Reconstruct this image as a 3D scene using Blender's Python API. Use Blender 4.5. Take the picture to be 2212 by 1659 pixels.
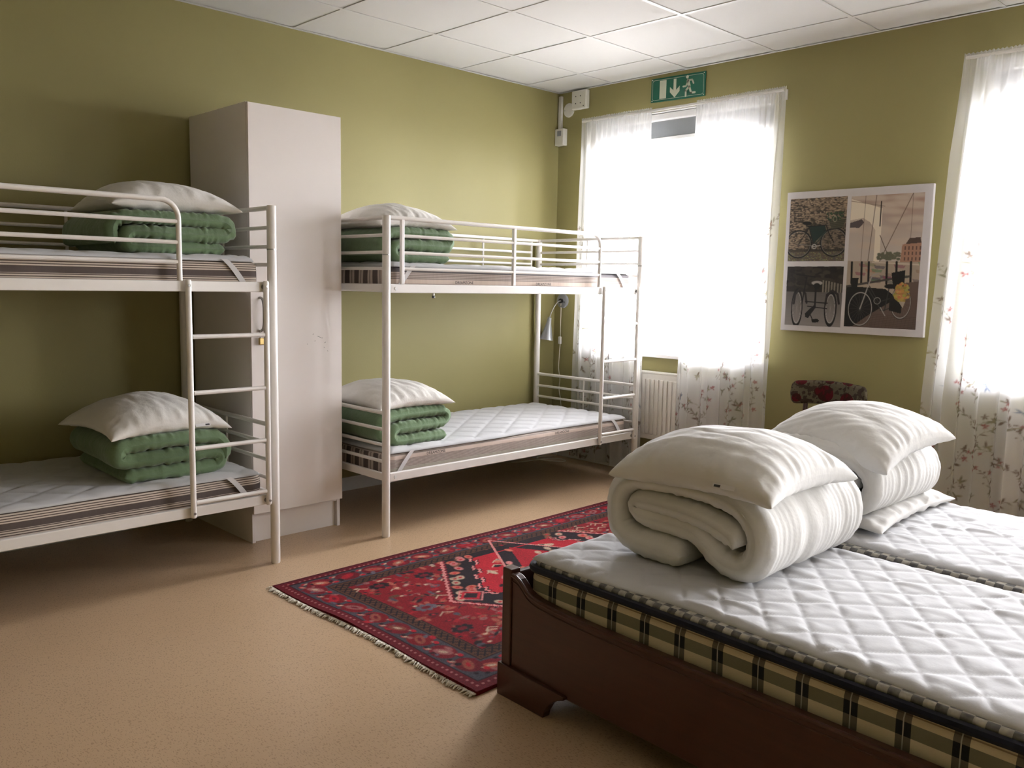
import bpy, bmesh, math, random
import numpy as np
from mathutils import Vector, Matrix

# ------------------------------------------------------------------ camera, sky, exposure
sc = bpy.context.scene
COL = sc.collection
for o in list(bpy.data.objects):
    bpy.data.objects.remove(o)

CAM = (-4.91806, -4.56525, 1.32338)
YAW, PITCH, ROLL, FPX = 0.795595, -0.115776, 0.018689, 1867.993
cy_, sy_, cp_, sp_ = math.cos(YAW), math.sin(YAW), math.cos(PITCH), math.sin(PITCH)
fwd = Vector((cp_ * cy_, cp_ * sy_, sp_))
rgt = Vector((sy_, -cy_, 0))
upv = rgt.cross(fwd)
r2 = math.cos(ROLL) * rgt + math.sin(ROLL) * upv
u2 = -math.sin(ROLL) * rgt + math.cos(ROLL) * upv
cam_d = bpy.data.cameras.new('camera')
cam_d.sensor_fit = 'HORIZONTAL'
cam_d.sensor_width = 36.0
cam_d.lens = FPX * 36.0 / 2212.0
cam_d.clip_start = 0.05
cam = bpy.data.objects.new('camera', cam_d)
COL.objects.link(cam)
M = Matrix((r2, u2, -fwd)).transposed().to_4x4()
M.translation = Vector(CAM)
cam.matrix_world = M
sc.camera = cam

SKY = 17.0
world = bpy.data.worlds.new('overcast_sky')
sc.world = world
world.use_nodes = True
bgn = world.node_tree.nodes['Background']
bgn.inputs[0].default_value = (0.985, 0.985, 1.03, 1)
bgn.inputs[1].default_value = SKY

H = 2.7436                      # ceiling height
XW, YS = -9.2, -7.55           # far walls behind the camera
WINS_AND_ADDED = [(-1.79, -0.37), (-4.40, -2.98), (-7.25, -5.05)]     # right wall window y ranges; the last is unseen, added for more light
WZ0, WZ1 = 0.84, 2.50
for i, (ya, yb) in enumerate(WINS_AND_ADDED):
    ld = bpy.data.lights.new('window_portal', 'AREA')
    ld.shape = 'RECTANGLE'
    ld.size = yb - ya
    ld.size_y = WZ1 - WZ0
    ld.cycles.is_portal = True
    lo = bpy.data.objects.new('window_portal', ld)
    COL.objects.link(lo)
    lo.location = (0.27, (ya + yb) / 2, (WZ0 + WZ1) / 2)
    # portal faces the room (-x)
    lo.matrix_world = Matrix.Translation(lo.location) @ Matrix(((0, 0, 1), (1, 0, 0), (0, 1, 0))).to_4x4()

vs = sc.view_settings
vs.view_transform = 'Standard'
vs.look = 'None'
vs.gamma = 1.0
vs.use_curve_mapping = False
vs.exposure = 1.68
sc.cycles.max_bounces = 5
sc.cycles.use_light_tree = False
sc.cycles.diffuse_bounces = 3
sc.cycles.glossy_bounces = 3
sc.cycles.transmission_bounces = 6
sc.cycles.transparent_max_bounces = 10
sc.cycles.sample_clamp_indirect = 6.0
sc.cycles.caustics_reflective = False
sc.cycles.caustics_refractive = False
sc.cycles.use_denoising = True
sc.cycles.use_adaptive_sampling = False

# ------------------------------------------------------------------ helpers
rng = np.random.default_rng(7)
random.seed(7)


def lin(r, g, b):
    f = lambda c: (c / 255 / 12.92) if c / 255 <= 0.04045 else ((c / 255 + 0.055) / 1.055) ** 2.4
    return (f(r), f(g), f(b))


ORG = {}


def finish(o, parent=None, origin=None):
    COL.objects.link(o)
    if parent is not None:
        o.parent = parent
    return o


def tag(o, label, cat, group=None, kind=None):
    if label:
        o['label'] = label
    if cat:
        o['category'] = cat
    if group:
        o['group'] = group
    if kind:
        o['kind'] = kind
    return o


def thing(name, label, cat, loc, group=None):
    o = bpy.data.objects.new(name, None)
    o.empty_display_size = 0.1
    o.location = loc
    COL.objects.link(o)
    ORG[o] = Vector(loc)
    return tag(o, label, cat, group)


def mesh(name, V, F, mat, parent=None, smooth=False, bevel=0.0, angle=None, origin=None):
    """one mesh object; V in world coordinates, re-based to the thing's origin"""
    V = np.asarray(V, dtype=np.float64)
    if parent is not None:
        org = ORG[parent]
    elif origin is not None:
        org = Vector(origin)
    else:
        lo, hi = V.min(0), V.max(0)
        org = Vector(((lo[0] + hi[0]) / 2, (lo[1] + hi[1]) / 2, lo[2]))
    V = V - np.array(org)
    me = bpy.data.meshes.new(name)
    if isinstance(F, np.ndarray):
        n = len(F)
        me.vertices.add(len(V))
        me.vertices.foreach_set('co', V.astype(np.float32).ravel())
        me.loops.add(n * 4)
        me.loops.foreach_set('vertex_index', F.astype(np.int32).ravel())
        me.polygons.add(n)
        me.polygons.foreach_set('loop_start', np.arange(0, n * 4, 4, dtype=np.int32))
        me.update(calc_edges=True)
    else:
        me.from_pydata([tuple(v) for v in V], [], [tuple(f) for f in F])
        me.update()
    me.materials.append(mat)
    if smooth:
        me.polygons.foreach_set('use_smooth', np.ones(len(me.polygons), dtype=bool))
        if angle is not None:
            me.set_sharp_from_angle(angle=math.radians(angle))
    o = bpy.data.objects.new(name, me)
    COL.objects.link(o)
    if parent is not None:
        o.parent = parent
    else:
        o.location = org
    ORG[o] = org
    if bevel:
        m = o.modifiers.new('bevel', 'BEVEL')
        m.width = bevel
        m.segments = 2
        m.limit_method = 'ANGLE'
        m.angle_limit = math.radians(40)
    return o


class MB:
    def __init__(s):
        s.v, s.f = [], []

    def add(s, V, F):
        b = len(s.v)
        s.v += [tuple(p) for p in V]
        s.f += [tuple(i + b for i in q) for q in F]
        return s

    def box(s, x0, x1, y0, y1, z0, z1):
        x0, x1 = sorted((x0, x1)); y0, y1 = sorted((y0, y1)); z0, z1 = sorted((z0, z1))
        V = [(x0, y0, z0), (x1, y0, z0), (x1, y1, z0), (x0, y1, z0), (x0, y0, z1), (x1, y0, z1), (x1, y1, z1), (x0, y1, z1)]
        return s.add(V, [(0, 3, 2, 1), (4, 5, 6, 7), (0, 1, 5, 4), (1, 2, 6, 5), (2, 3, 7, 6), (3, 0, 4, 7)])

    def tube(s, path, r, n=12, cap=True):
        P = [Vector(p) for p in path]
        rr = r if isinstance(r, (list, tuple)) else [r] * len(P)
        V, F = [], []
        t0 = (P[1] - P[0]).normalized()
        ref = Vector((0, 0, 1)) if abs(t0.z) < 0.9 else Vector((1, 0, 0))
        a = t0.cross(ref).normalized()
        for i, p in enumerate(P):
            t = (P[min(i + 1, len(P) - 1)] - P[max(i - 1, 0)]).normalized()
            a = (a - t * a.dot(t)).normalized()
            b = t.cross(a)
            for k in range(n):
                th = 2 * math.pi * k / n
                V.append(p + rr[i] * (math.cos(th) * a + math.sin(th) * b))
        for i in range(len(P) - 1):
            for k in range(n):
                k2 = (k + 1) % n
                F.append((i * n + k, i * n + k2, (i + 1) * n + k2, (i + 1) * n + k))
        if cap:
            F.append(tuple(range(n - 1, -1, -1)))
            F.append(tuple((len(P) - 1) * n + k for k in range(n)))
        return s.add(V, F)

    def prism(s, poly, ax, d0, d1):
        """poly: 2-D outline in the plane normal to axis ax ('x': (y,z), 'y': (x,z), 'z': (x,y))"""
        def P(p, d):
            return {'x': (d, p[0], p[1]), 'y': (p[0], d, p[1]), 'z': (p[0], p[1], d)}[ax]
        n = len(poly)
        V = [P(p, d0) for p in poly] + [P(p, d1) for p in poly]
        F = [tuple(range(n)), tuple(range(2 * n - 1, n - 1, -1))]
        F += [(i, (i + 1) % n, n + (i + 1) % n, n + i) for i in range(n)]
        return s.add(V, F)

    def build(s, name, mat, parent=None, smooth=False, bevel=0.0, angle=35, origin=None):
        o = mesh(name, s.v, s.f, mat, parent, smooth, bevel, angle if smooth else None, origin)
        bm = bmesh.new()
        bm.from_mesh(o.data)
        bmesh.ops.recalc_face_normals(bm, faces=bm.faces)
        bm.to_mesh(o.data)
        bm.free()
        return o


def gridfaces(nr, nc, wrap=False):
    r = np.arange(nr - 1)[:, None]
    c = np.arange(nc if wrap else nc - 1)[None, :]
    c2 = (c + 1) % nc
    a = r * nc + c
    b = r * nc + c2
    return np.stack([a, b, b + nc, a + nc], -1).reshape(-1, 4)


def copy_tree(o, parent=None, delta=(0, 0, 0)):
    c = o.copy()
    COL.objects.link(c)
    c.parent = parent
    if parent is None:
        c.location = Vector(o.location) + Vector(delta)
        ORG[c] = Vector(c.location)
    for ch in list(o.children):
        copy_tree(ch, c)
    return c


def waves(seed, n, kmin, kmax, aniso=(1, 1)):
    g = np.random.default_rng(seed)
    k = np.exp(g.uniform(np.log(kmin), np.log(kmax), n))
    th = g.uniform(0, 2 * np.pi, n)
    ph = g.uniform(0, 2 * np.pi, n)
    am = (kmin / k) ** 0.6
    kx, ky = k * np.cos(th) * aniso[0], k * np.sin(th) * aniso[1]

    def f(x, y):
        out = np.zeros(np.broadcast(x, y).shape)
        for i in range(n):
            out = out + am[i] * np.sin(kx[i] * x + ky[i] * y + ph[i])
        return out / np.sqrt((am ** 2).sum())
    return f


# ------------------------------------------------------------------ materials
class NT:
    def __init__(s, name):
        s.m = bpy.data.materials.new(name)
        s.m.use_nodes = True
        s.t = s.m.node_tree
        s.n = s.t.nodes
        s.l = s.t.links
        s.b = s.n.get('Principled BSDF')
        s.out = s.n.get('Material Output')

    def node(s, typ, **kw):
        n = s.n.new(typ)
        for k, v in kw.items():
            if k.startswith('i_'):
                n.inputs[int(k[2:])].default_value = v
            else:
                setattr(n, k, v)
        return n

    def link(s, a, b):
        s.l.new(a, b)

    def math(s, op, a, b=None, c=None):
        n = s.n.new('ShaderNodeMath')
        n.operation = op
        for i, x in enumerate((a, b, c)):
            if x is None:
                continue
            if isinstance(x, (int, float)):
                n.inputs[i].default_value = x
            else:
                s.l.new(x, n.inputs[i])
        return n.outputs[0]

    def mix(s, fac, a, b):
        n = s.n.new('ShaderNodeMix')
        n.data_type = 'RGBA'
        for sock, x in ((n.inputs[0], fac), (n.inputs[6], a), (n.inputs[7], b)):
            if isinstance(x, (int, float)):
                sock.default_value = x
            elif isinstance(x, tuple):
                sock.default_value = (*x[:3], 1)
            else:
                s.l.new(x, sock)
        return n.outputs[2]

    def coord(s):
        return s.n.new('ShaderNodeTexCoord').outputs['Object']

    def noise(s, scale, detail=3, vec=None, rough=0.5):
        n = s.n.new('ShaderNodeTexNoise')
        n.inputs['Scale'].default_value = scale
        n.inputs['Detail'].default_value = detail
        n.inputs['Roughness'].default_value = rough
        s.l.new(vec if vec is not None else s.coord(), n.inputs['Vector'])
        return n.outputs['Fac']

    def stretch(s, sx, sy, sz, rot=(0, 0, 0)):
        n = s.n.new('ShaderNodeMapping')
        n.inputs['Scale'].default_value = (sx, sy, sz)
        n.inputs['Rotation'].default_value = rot
        s.l.new(s.coord(), n.inputs['Vector'])
        return n.outputs[0]

    def bump(s, h, strength, dist=0.01):
        n = s.n.new('ShaderNodeBump')
        n.inputs['Strength'].default_value = strength
        n.inputs['Distance'].default_value = dist
        s.l.new(h, n.inputs['Height'])
        s.l.new(n.outputs[0], s.b.inputs['Normal'])
        return n

    def base(s, col=None, rough=0.5, spec=0.5, metal=0.0):
        if col is not None:
            if isinstance(col, tuple):
                s.b.inputs['Base Color'].default_value = (*col, 1)
            else:
                s.l.new(col, s.b.inputs['Base Color'])
        s.b.inputs['Roughness'].default_value = rough
        s.b.inputs['Specular IOR Level'].default_value = spec
        s.b.inputs['Metallic'].default_value = metal
        return s


def paint(name, col, rough=0.5, spec=0.5, metal=0.0, var=0.04, scale=30, bump=0.0, bscale=200):
    t = NT(name)
    n = t.noise(scale, 3)
    c = t.mix(n, tuple(x * (1 - var) for x in col), tuple(min(1, x * (1 + var)) for x in col))
    t.base(c, rough, spec, metal)
    if bump:
        t.bump(t.noise(bscale, 2), bump, 0.002)
    return t.m


def fabric(name, col, rough=0.9, weave=0.15, wrinkle=0.25, wscale=9, sheen=0.15, var=0.05):
    t = NT(name)
    n = t.noise(4, 3)
    c = t.mix(n, tuple(x * (1 - var) for x in col), tuple(min(1, x * (1 + var)) for x in col))
    t.base(c, rough, 0.2)
    t.b.inputs['Sheen Weight'].default_value = sheen
    w1 = t.noise(wscale, 4, rough=0.55)
    w2 = t.noise(700, 1)
    h = t.math('ADD', t.math('MULTIPLY', w1, wrinkle), t.math('MULTIPLY', w2, weave * 0.02))
    t.bump(h, 0.6, 0.03)
    return t.m


WALLC = (0.325, 0.290, 0.122)
t = NT('olive_wall_paint')
nn = t.noise(1.6, 3)
c = t.mix(nn, tuple(x * 0.96 for x in WALLC), tuple(x * 1.04 for x in WALLC))
t.base(c, 0.55, 0.3)
t.bump(t.noise(330, 2, t.stretch(1, 1, 0.35)), 0.25, 0.0015)
M_WALL = t.m

t = NT('tan_linoleum')
n1 = t.noise(260, 2, t.stretch(1, 0.35, 1))
n2 = t.noise(3.0, 3)
n3 = t.noise(90, 3, t.stretch(0.5, 1.6, 1))
c = t.mix(n2, lin(189, 159, 126), lin(199, 170, 137))
c = t.mix(t.math('MULTIPLY', t.math('GREATER_THAN', n1, 0.60), 0.42), c, lin(120, 92, 62))
c = t.mix(t.math('MULTIPLY', t.math('LESS_THAN', n3, 0.36), 0.22), c, lin(208, 184, 150))
t.base(c, 0.34, 0.42)
t.bump(t.noise(35, 3), 0.05, 0.002)
M_FLOOR = t.m

t = NT('white_mineral_tile')
n1 = t.noise(420, 3)
c = t.mix(n1, (0.68, 0.67, 0.645), (0.76, 0.75, 0.725))
t.base(c, 0.85, 0.2)
t.bump(n1, 0.15, 0.002)
M_TILE = t.m
M_GRID = paint('white_ceiling_grid', (0.70, 0.695, 0.68), 0.45)
M_WHITE = paint('white_paint', (0.80, 0.79, 0.77), 0.45)
M_METAL = paint('cream_white_powder_coat', (0.83, 0.795, 0.755), 0.40, 0.8, var=0.02)
M_LAM = paint('pale_grey_laminate', (0.86, 0.80, 0.765), 0.42, 0.55, var=0.015, scale=6)
M_LAMEDGE = paint('white_laminate_edge', (0.74, 0.72, 0.69), 0.35)
M_STEEL = paint('brushed_grey_metal', (0.42, 0.41, 0.40), 0.32, 0.5, 0.85)
M_DARK = paint('black_plastic', (0.02, 0.02, 0.022), 0.4)
M_BRASS = paint('worn_brass', (0.55, 0.40, 0.16), 0.35, 0.5, 0.9)
M_SILVER = paint('silver_lacquer', (0.30, 0.31, 0.32), 0.38, 0.5, 0.3)
M_PLASTIC = paint('cream_plastic', (0.76, 0.74, 0.68), 0.4)
M_CORD = paint('ivory_cord', (0.72, 0.68, 0.56), 0.5)
M_GROUND = paint('pale_paving', (0.30, 0.29, 0.28), 0.9, 0.2)
M_RAD = paint('cream_radiator_enamel', (0.86, 0.83, 0.76), 0.32)
M_COTTON = fabric('white_cotton', (0.70, 0.685, 0.66), wrinkle=0.35, wscale=7)
M_PILLOW = fabric('warm_white_cotton', (0.76, 0.735, 0.69), wrinkle=0.45, wscale=9)
M_DUVET = fabric('white_duvet_cotton', (0.70, 0.685, 0.655), wrinkle=0.45, wscale=8)
M_PAD = fabric('white_quilted_cotton', (0.565, 0.565, 0.575), wrinkle=0.10, wscale=18)
M_GREEN = fabric('sage_green_cotton', (0.150, 0.225, 0.120), wrinkle=0.45, wscale=14, sheen=0.3)
M_NAVY = fabric('navy_piping', (0.008, 0.010, 0.022), wrinkle=0.1)
M_STRAP = fabric('white_elastic', (0.70, 0.68, 0.68), wrinkle=0.02, wscale=60)
M_FRINGE = fabric('ivory_fringe', (0.86, 0.80, 0.70))
M_INK = paint('dark_print_ink', (0.03, 0.028, 0.03), 0.7)
M_BLIND = paint('grey_blind_fabric', (0.25, 0.262, 0.27), 0.85, bump=0.1, bscale=900)

# wood of the double bed
t = NT('reddish_brown_stained_wood')
v = t.stretch(9, 0.7, 9)
n1 = t.noise(4, 5, v, 0.6)
n2 = t.noise(22, 4, t.stretch(6, 0.5, 6), 0.65)
c = t.mix(n1, (0.052, 0.015, 0.010), (0.092, 0.029, 0.017))
c = t.mix(t.math('MULTIPLY', n2, 0.5), c, (0.036, 0.011, 0.008))
t.base(c, 0.40, 0.4)
t.b.inputs['Coat Weight'].default_value = 0.25
t.b.inputs['Coat Roughness'].default_value = 0.25
t.bump(n2, 0.08, 0.002)
M_WOOD = t.m

# glass
t = NT('window_glass')
t.n.remove(t.b)
tr = t.node('ShaderNodeBsdfTransparent')
gl = t.node('ShaderNodeBsdfGlossy')
gl.inputs['Roughness'].default_value = 0.02
fr = t.node('ShaderNodeFresnel')
fr.inputs[0].default_value = 1.45
mx = t.node('ShaderNodeMixShader')
t.link(t.math('MULTIPLY', fr.outputs[0], 0.8), mx.inputs[0])
t.link(tr.outputs[0], mx.inputs[1])
t.link(gl.outputs[0], mx.inputs[2])
t.link(mx.outputs[0], t.out.inputs[0])
M_GLASS = t.m

# sheer printed voile: colour attribute "print" holds the printed motif
t = NT('sheer_printed_voile')
t.n.remove(t.b)
at = t.node('ShaderNodeAttribute')
at.attribute_name = 'print'
tr = t.node('ShaderNodeBsdfTransparent')
di = t.node('ShaderNodeBsdfDiffuse')
tl = t.node('ShaderNodeBsdfTranslucent')
cw = t.mix(1.0, at.outputs['Color'], at.outputs['Color'])
mm = t.n.new('ShaderNodeMix'); mm.data_type = 'RGBA'; mm.blend_type = 'MULTIPLY'
mm.inputs[0].default_value = 1.0
mm.inputs[6].default_value = (0.90, 0.90, 0.905, 1)
t.link(at.outputs['Color'], mm.inputs[7])
t.link(mm.outputs[2], di.inputs[0])
t.link(mm.outputs[2], tl.inputs[0])
m1 = t.node('ShaderNodeMixShader')
m1.inputs[0].default_value = 0.50
t.link(di.outputs[0], m1.inputs[1])
t.link(tl.outputs[0], m1.inputs[2])
m2 = t.node('ShaderNodeMixShader')
bw = t.node('ShaderNodeRGBToBW')
t.link(at.outputs['Color'], bw.inputs[0])
lw = t.node('ShaderNodeLayerWeight'); lw.inputs[0].default_value = 0.5
fac = t.math('MULTIPLY', t.math('MULTIPLY', bw.outputs[0], 0.36), t.math('SUBTRACT', 1.0, t.math('MULTIPLY', lw.outputs['Facing'], 0.75)))
t.link(fac, m2.inputs[0])
t.link(m1.outputs[0], m2.inputs[1])
t.link(tr.outputs[0], m2.inputs[2])
t.link(m2.outputs[0], t.out.inputs[0])
M_VOILE = t.m


def attr_mat(name, attr, rough=0.9, bump=0.0, bscale=900, spec=0.2):
    t = NT(name)
    a = t.node('ShaderNodeAttribute')
    a.attribute_name = attr
    t.base(a.outputs['Color'], rough, spec)
    if bump:
        t.bump(t.noise(bscale, 2), bump, 0.003)
    return t.m


M_RUG = attr_mat('knotted_wool_pile', 'weave', 0.95, 0.6, 420)
M_PRINT = attr_mat('photo_print', 'photo', 0.45, 0, spec=0.4)
M_CANVAS = paint('white_canvas', (0.60, 0.565, 0.555), 0.7, 0.3)


def ticking(name, period, lines, bands, cream, dark, bandcol, endperiod=0.0):
    """striped ticking: thin lines at "lines" duty along z on the sides, cross stripes on the ends"""
    t = NT(name)
    sep = t.node('ShaderNodeSeparateXYZ')
    t.link(t.coord(), sep.inputs[0])
    geo = t.node('ShaderNodeNewGeometry')
    sn = t.node('ShaderNodeSeparateXYZ')
    t.link(geo.outputs['Normal'], sn.inputs[0])
    z = sep.outputs[2]
    line = t.math('LESS_THAN', t.math('FRACT', t.math('DIVIDE', z, period)), lines)
    col = t.mix(line, cream, dark)
    for (a, b, cc) in bands:
        k = t.math('MULTIPLY', t.math('GREATER_THAN', z, a), t.math('LESS_THAN', z, b))
        col = t.mix(k, col, cc)
    # end faces: broad cross stripes
    y = sep.outputs[1]
    fy = t.math('FRACT', t.math('DIVIDE', y, 0.085))
    e = t.mix(t.math('LESS_THAN', fy, 0.50), cream, tuple(x * 0.9 for x in bandcol))
    e = t.mix(t.math('MULTIPLY', t.math('GREATER_THAN', fy, 0.72), t.math('LESS_THAN', fy, 0.82)), e, dark)
    isend = t.math('GREATER_THAN', t.math('ABSOLUTE', sn.outputs[0]), 0.80)
    col = t.mix(isend, col, e)
    t.base(col, 0.85, 0.15)
    n = t.noise(5, 2, t.stretch(6, 6, 1.0))
    t.bump(t.math('ADD', t.math('MULTIPLY', n, 0.5), t.math('MULTIPLY', t.noise(600, 1), 0.03)), 0.5, 0.01)
    return t.m


CREAM = lin(214, 200, 186)
BRN = lin(92, 80, 74)
M_TICK_L = ticking('brown_striped_ticking', 0.0095, 0.42, [(0.063, 0.087, lin(100, 90, 86))], CREAM, lin(105, 92, 84), lin(110, 100, 94))
M_TICK_RL = ticking('taupe_striped_ticking', 0.0065, 0.5, [(0.094, 0.114, lin(214, 196, 184)), (0.0, 0.050, lin(176, 168, 156))], lin(190, 176, 166), lin(140, 128, 122), lin(108, 98, 94))
M_TICK_RU = ticking('grey_taupe_striped_ticking', 0.0085, 0.45, [(0.044, 0.066, lin(214, 196, 184)), (0.104, 0.14, lin(112, 108, 110))], lin(196, 182, 172), lin(140, 128, 122), lin(108, 98, 94))

# plaid of the double-bed mattresses
def plaid(name, py, pz, small=False):
    t = NT(name)
    sep = t.node('ShaderNodeSeparateXYZ')
    t.link(t.coord(), sep.inputs[0])
    y = t.math('FRACT', t.math('DIVIDE', t.math('ADD', sep.outputs[1], 7.033), py))
    z = t.math('FRACT', t.math('DIVIDE', t.math('ADD', sep.outputs[2], 0.0175), pz))
    rngm = lambda v, a, b: t.math('MULTIPLY', t.math('GREATER_THAN', v, a), t.math('LESS_THAN', v, b))
    col = lin(208, 196, 168)
    col = t.mix(t.math('MULTIPLY', t.noise(240, 2), 0.25), col, lin(186, 172, 142))
    G1, G2 = lin(96, 98, 84), lin(58, 58, 62)
    col = t.mix(t.math('MULTIPLY', rngm(z, 0.34, 0.56), 0.85), col, G1)
    for a in (0.66, 0.70, 0.74):
        col = t.mix(t.math('MULTIPLY', rngm(z, a, a + 0.02), 0.7), col, lin(120, 96, 80))
    band = rngm(y, 0.36, 0.64)
    col = t.mix(t.math('MULTIPLY', band, 0.82), col, G2)
    col = t.mix(t.math('MULTIPLY', t.math('MULTIPLY', band, rngm(z, 0.34, 0.56)), 0.85), col, lin(26, 30, 40))
    col = t.mix(rngm(y, 0.49, 0.515), col, lin(170, 166, 160))
    t.base(col, 0.85, 0.15)
    t.bump(t.math('ADD', t.noise(700, 1), t.noise(6, 2)), 0.25, 0.006)
    return t.m


M_PLAID = plaid('cream_navy_plaid', 0.119, 0.150)
t = NT('small_navy_check')
ck = t.node('ShaderNodeTexChecker'); ck.inputs['Scale'].default_value = 40
ck.inputs[1].default_value = (*lin(206, 200, 184), 1); ck.inputs[2].default_value = (*lin(46, 50, 62), 1)
t.link(t.stretch(1, 1, 0.35), ck.inputs[0])
t.base(t.mix(t.math('MULTIPLY', t.noise(60, 2), 1.2), ck.outputs[0], lin(128, 126, 120)), 0.9, 0.1)
M_PLAID_S = t.m

# dark floral tapestry of the chair
t = NT('dark_floral_tapestry')
vo = t.node('ShaderNodeTexVoronoi'); vo.inputs['Scale'].default_value = 9
t.link(t.coord(), vo.inputs['Vector'])
n1 = t.noise(14, 4)
n2 = t.noise(40, 3)
c = t.mix(n1, lin(112, 100, 82), lin(74, 78, 64))
c = t.mix(t.math('LESS_THAN', vo.outputs['Distance'], 0.42), c, lin(86, 30, 36))
c = t.mix(t.math('MULTIPLY', t.math('GREATER_THAN', n2, 0.50), 0.75), c, lin(52, 36, 32))
t.base(c, 0.9, 0.1)
t.bump(n2, 0.3, 0.004)
M_TAPESTRY = t.m
M_CHAIRWOOD = paint('dark_cherry_wood', (0.06, 0.018, 0.014), 0.35)
M_SIGN = paint('signal_green', lin(8, 96, 74), 0.4, var=0.02)
M_LUM = paint('pale_luminous_print', lin(206, 210, 190), 0.5, var=0.02)

# ------------------------------------------------------------------ setting
def struct(o):
    o['kind'] = 'structure'
    return o


struct(MB().box(XW, 0.0, YS, 0.0, -0.12, 0.0).build('floor', M_FLOOR, origin=(-3.2, -2.9, -0.12)))
struct(MB().box(0.6, 60, -50, 50, -1.25, -1.20).build('ground', M_GROUND))
struct(MB().box(XW, 0.30, 0.0, 0.20, -0.12, H + 0.15).build('wall_left', M_WALL))
struct(MB().box(XW - 0.2, 0.30, YS - 0.2, YS, -0.12, H + 0.15).build('wall_back', M_WALL))
struct(MB().box(XW - 0.2, XW, YS, 0.20, -0.12, H + 0.15).build('wall_front', M_WALL))
w = MB()
ys = [YS] + sorted([v for p in WINS_AND_ADDED for v in p]) + [0.0]
w.box(0.0, 0.30, YS, 0.0, -0.12, WZ0)
w.box(0.0, 0.30, YS, 0.0, WZ1, H + 0.15)
for a, b in zip(ys[0::2], ys[1::2]):
    w.box(0.0, 0.30, a, b, WZ0, WZ1)
struct(w.build('wall_right', M_WALL))

# ceiling: slab above, T-grid and a tile in every cell
ceil = struct(MB().box(XW, 0.30, YS, 0.20, H + 0.03, H + 0.15).build('ceiling', M_WHITE))
P_ = 0.63
gx = [0.0]
x = -0.354
while x > XW:
    gx.append(x); x -= P_
gx.append(XW)
gy = [0.0]
y = -0.512
while y > YS:
    gy.append(y); y -= P_
gy.append(YS)
tile_me = {}
TB = 0.012
for i in range(len(gx) - 1):
    for j in range(len(gy) - 1):
        dx, dy = gx[i] - gx[i + 1], gy[j] - gy[j + 1]
        g_ = 0.0035
        key = (round(dx, 3), round(dy, 3))
        cx, cyy = (gx[i] + gx[i + 1]) / 2, (gy[j] + gy[j + 1]) / 2
        if key not in tile_me:
            b = MB().box(-dx / 2 + g_, dx / 2 - g_, -dy / 2 + g_, dy / 2 - g_, 0, 0.015)
            me = bpy.data.meshes.new('tile')
            me.from_pydata(b.v, [], b.f)
            me.materials.append(M_TILE)
            tile_me[key] = me
        o = bpy.data.objects.new('tile', tile_me[key])
        COL.objects.link(o)
        o.parent = ceil
        o.location = Vector((cx, cyy, H + 0.0035 + random.uniform(-0.0008, 0.0012))) - ORG[ceil]
for xx in gx[1:-1]:
    MB().box(xx - TB, xx + TB, YS, 0.0, H, H + 0.003).build('grid_bar', M_GRID, ceil)
for k, yy in enumerate(gy[1:-1]):
    MB().box(XW, 0.0, yy - TB, yy + TB, H - 0.0006, H + 0.0026).build('grid_bar', M_GRID, ceil)
struct(MB().box(XW, -0.0015, -0.022, -0.0015, H - 0.003, H - 0.0007).build('trim_1', M_GRID))
struct(MB().box(-0.022, -0.0015, YS, -0.023, H - 0.003, H - 0.0007).build('trim_2', M_GRID))
struct(MB().box(XW, -0.002, -0.014, -0.0005, 0.0, 0.085).build('baseboard_left', M_WHITE, bevel=0.003))
struct(MB().box(-0.014, -0.0005, YS, -0.016, 0.0, 0.085).build('baseboard_right', M_WHITE, bevel=0.003))

# windows
for wi, (ya, yb) in enumerate(WINS_AND_ADDED):
    win = bpy.data.objects.new('window_%d' % (wi + 1), None)  # the last one is made up, out of view, to brighten the room
    COL.objects.link(win)
    win.location = (0.1, (ya + yb) / 2, WZ0)
    ORG[win] = Vector(win.location)
    win['kind'] = 'structure'
    f = MB()
    fw = 0.055
    f.box(0.10, 0.16, ya, ya + fw, WZ0, WZ1).box(0.10, 0.16, yb - fw, yb, WZ0, WZ1)
    f.box(0.10, 0.16, ya + fw, yb - fw, WZ0, WZ0 + fw).box(0.10, 0.16, ya + fw, yb - fw, WZ1 - fw, WZ1)
    f.build('frame', M_WHITE, win, bevel=0.004)
    s_ = MB()
    sw = 0.045
    a, b, z0, z1 = ya + fw, yb - fw, WZ0 + fw, WZ1 - fw
    s_.box(0.112, 0.15, a, a + sw, z0, z1).box(0.112, 0.15, b - sw, b, z0, z1)
    s_.box(0.112, 0.15, a + sw, b - sw, z0, z0 + sw).box(0.112, 0.15, a + sw, b - sw, z1 - sw, z1)
    s_.build('sash', M_WHITE, win, bevel=0.004)
    MB().box(0.128, 0.134, a + sw, b - sw, z0 + sw, z1 - sw).build('pane', M_GLASS, win)
    MB().box(-0.06, 0.10, ya - 0.04, yb + 0.04, WZ0 - 0.006, WZ0 + 0.018).build('sill', M_WHITE, win, bevel=0.004)
    rv = MB()
    rv.box(0.0, 0.10, ya, ya + 0.006, WZ0 + 0.018, WZ1).box(0.0, 0.10, yb - 0.006, yb, WZ0 + 0.018, WZ1).box(0.0, 0.10, ya, yb, WZ1 - 0.006, WZ1)
    rv.build('reveal', M_WHITE, win)

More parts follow.
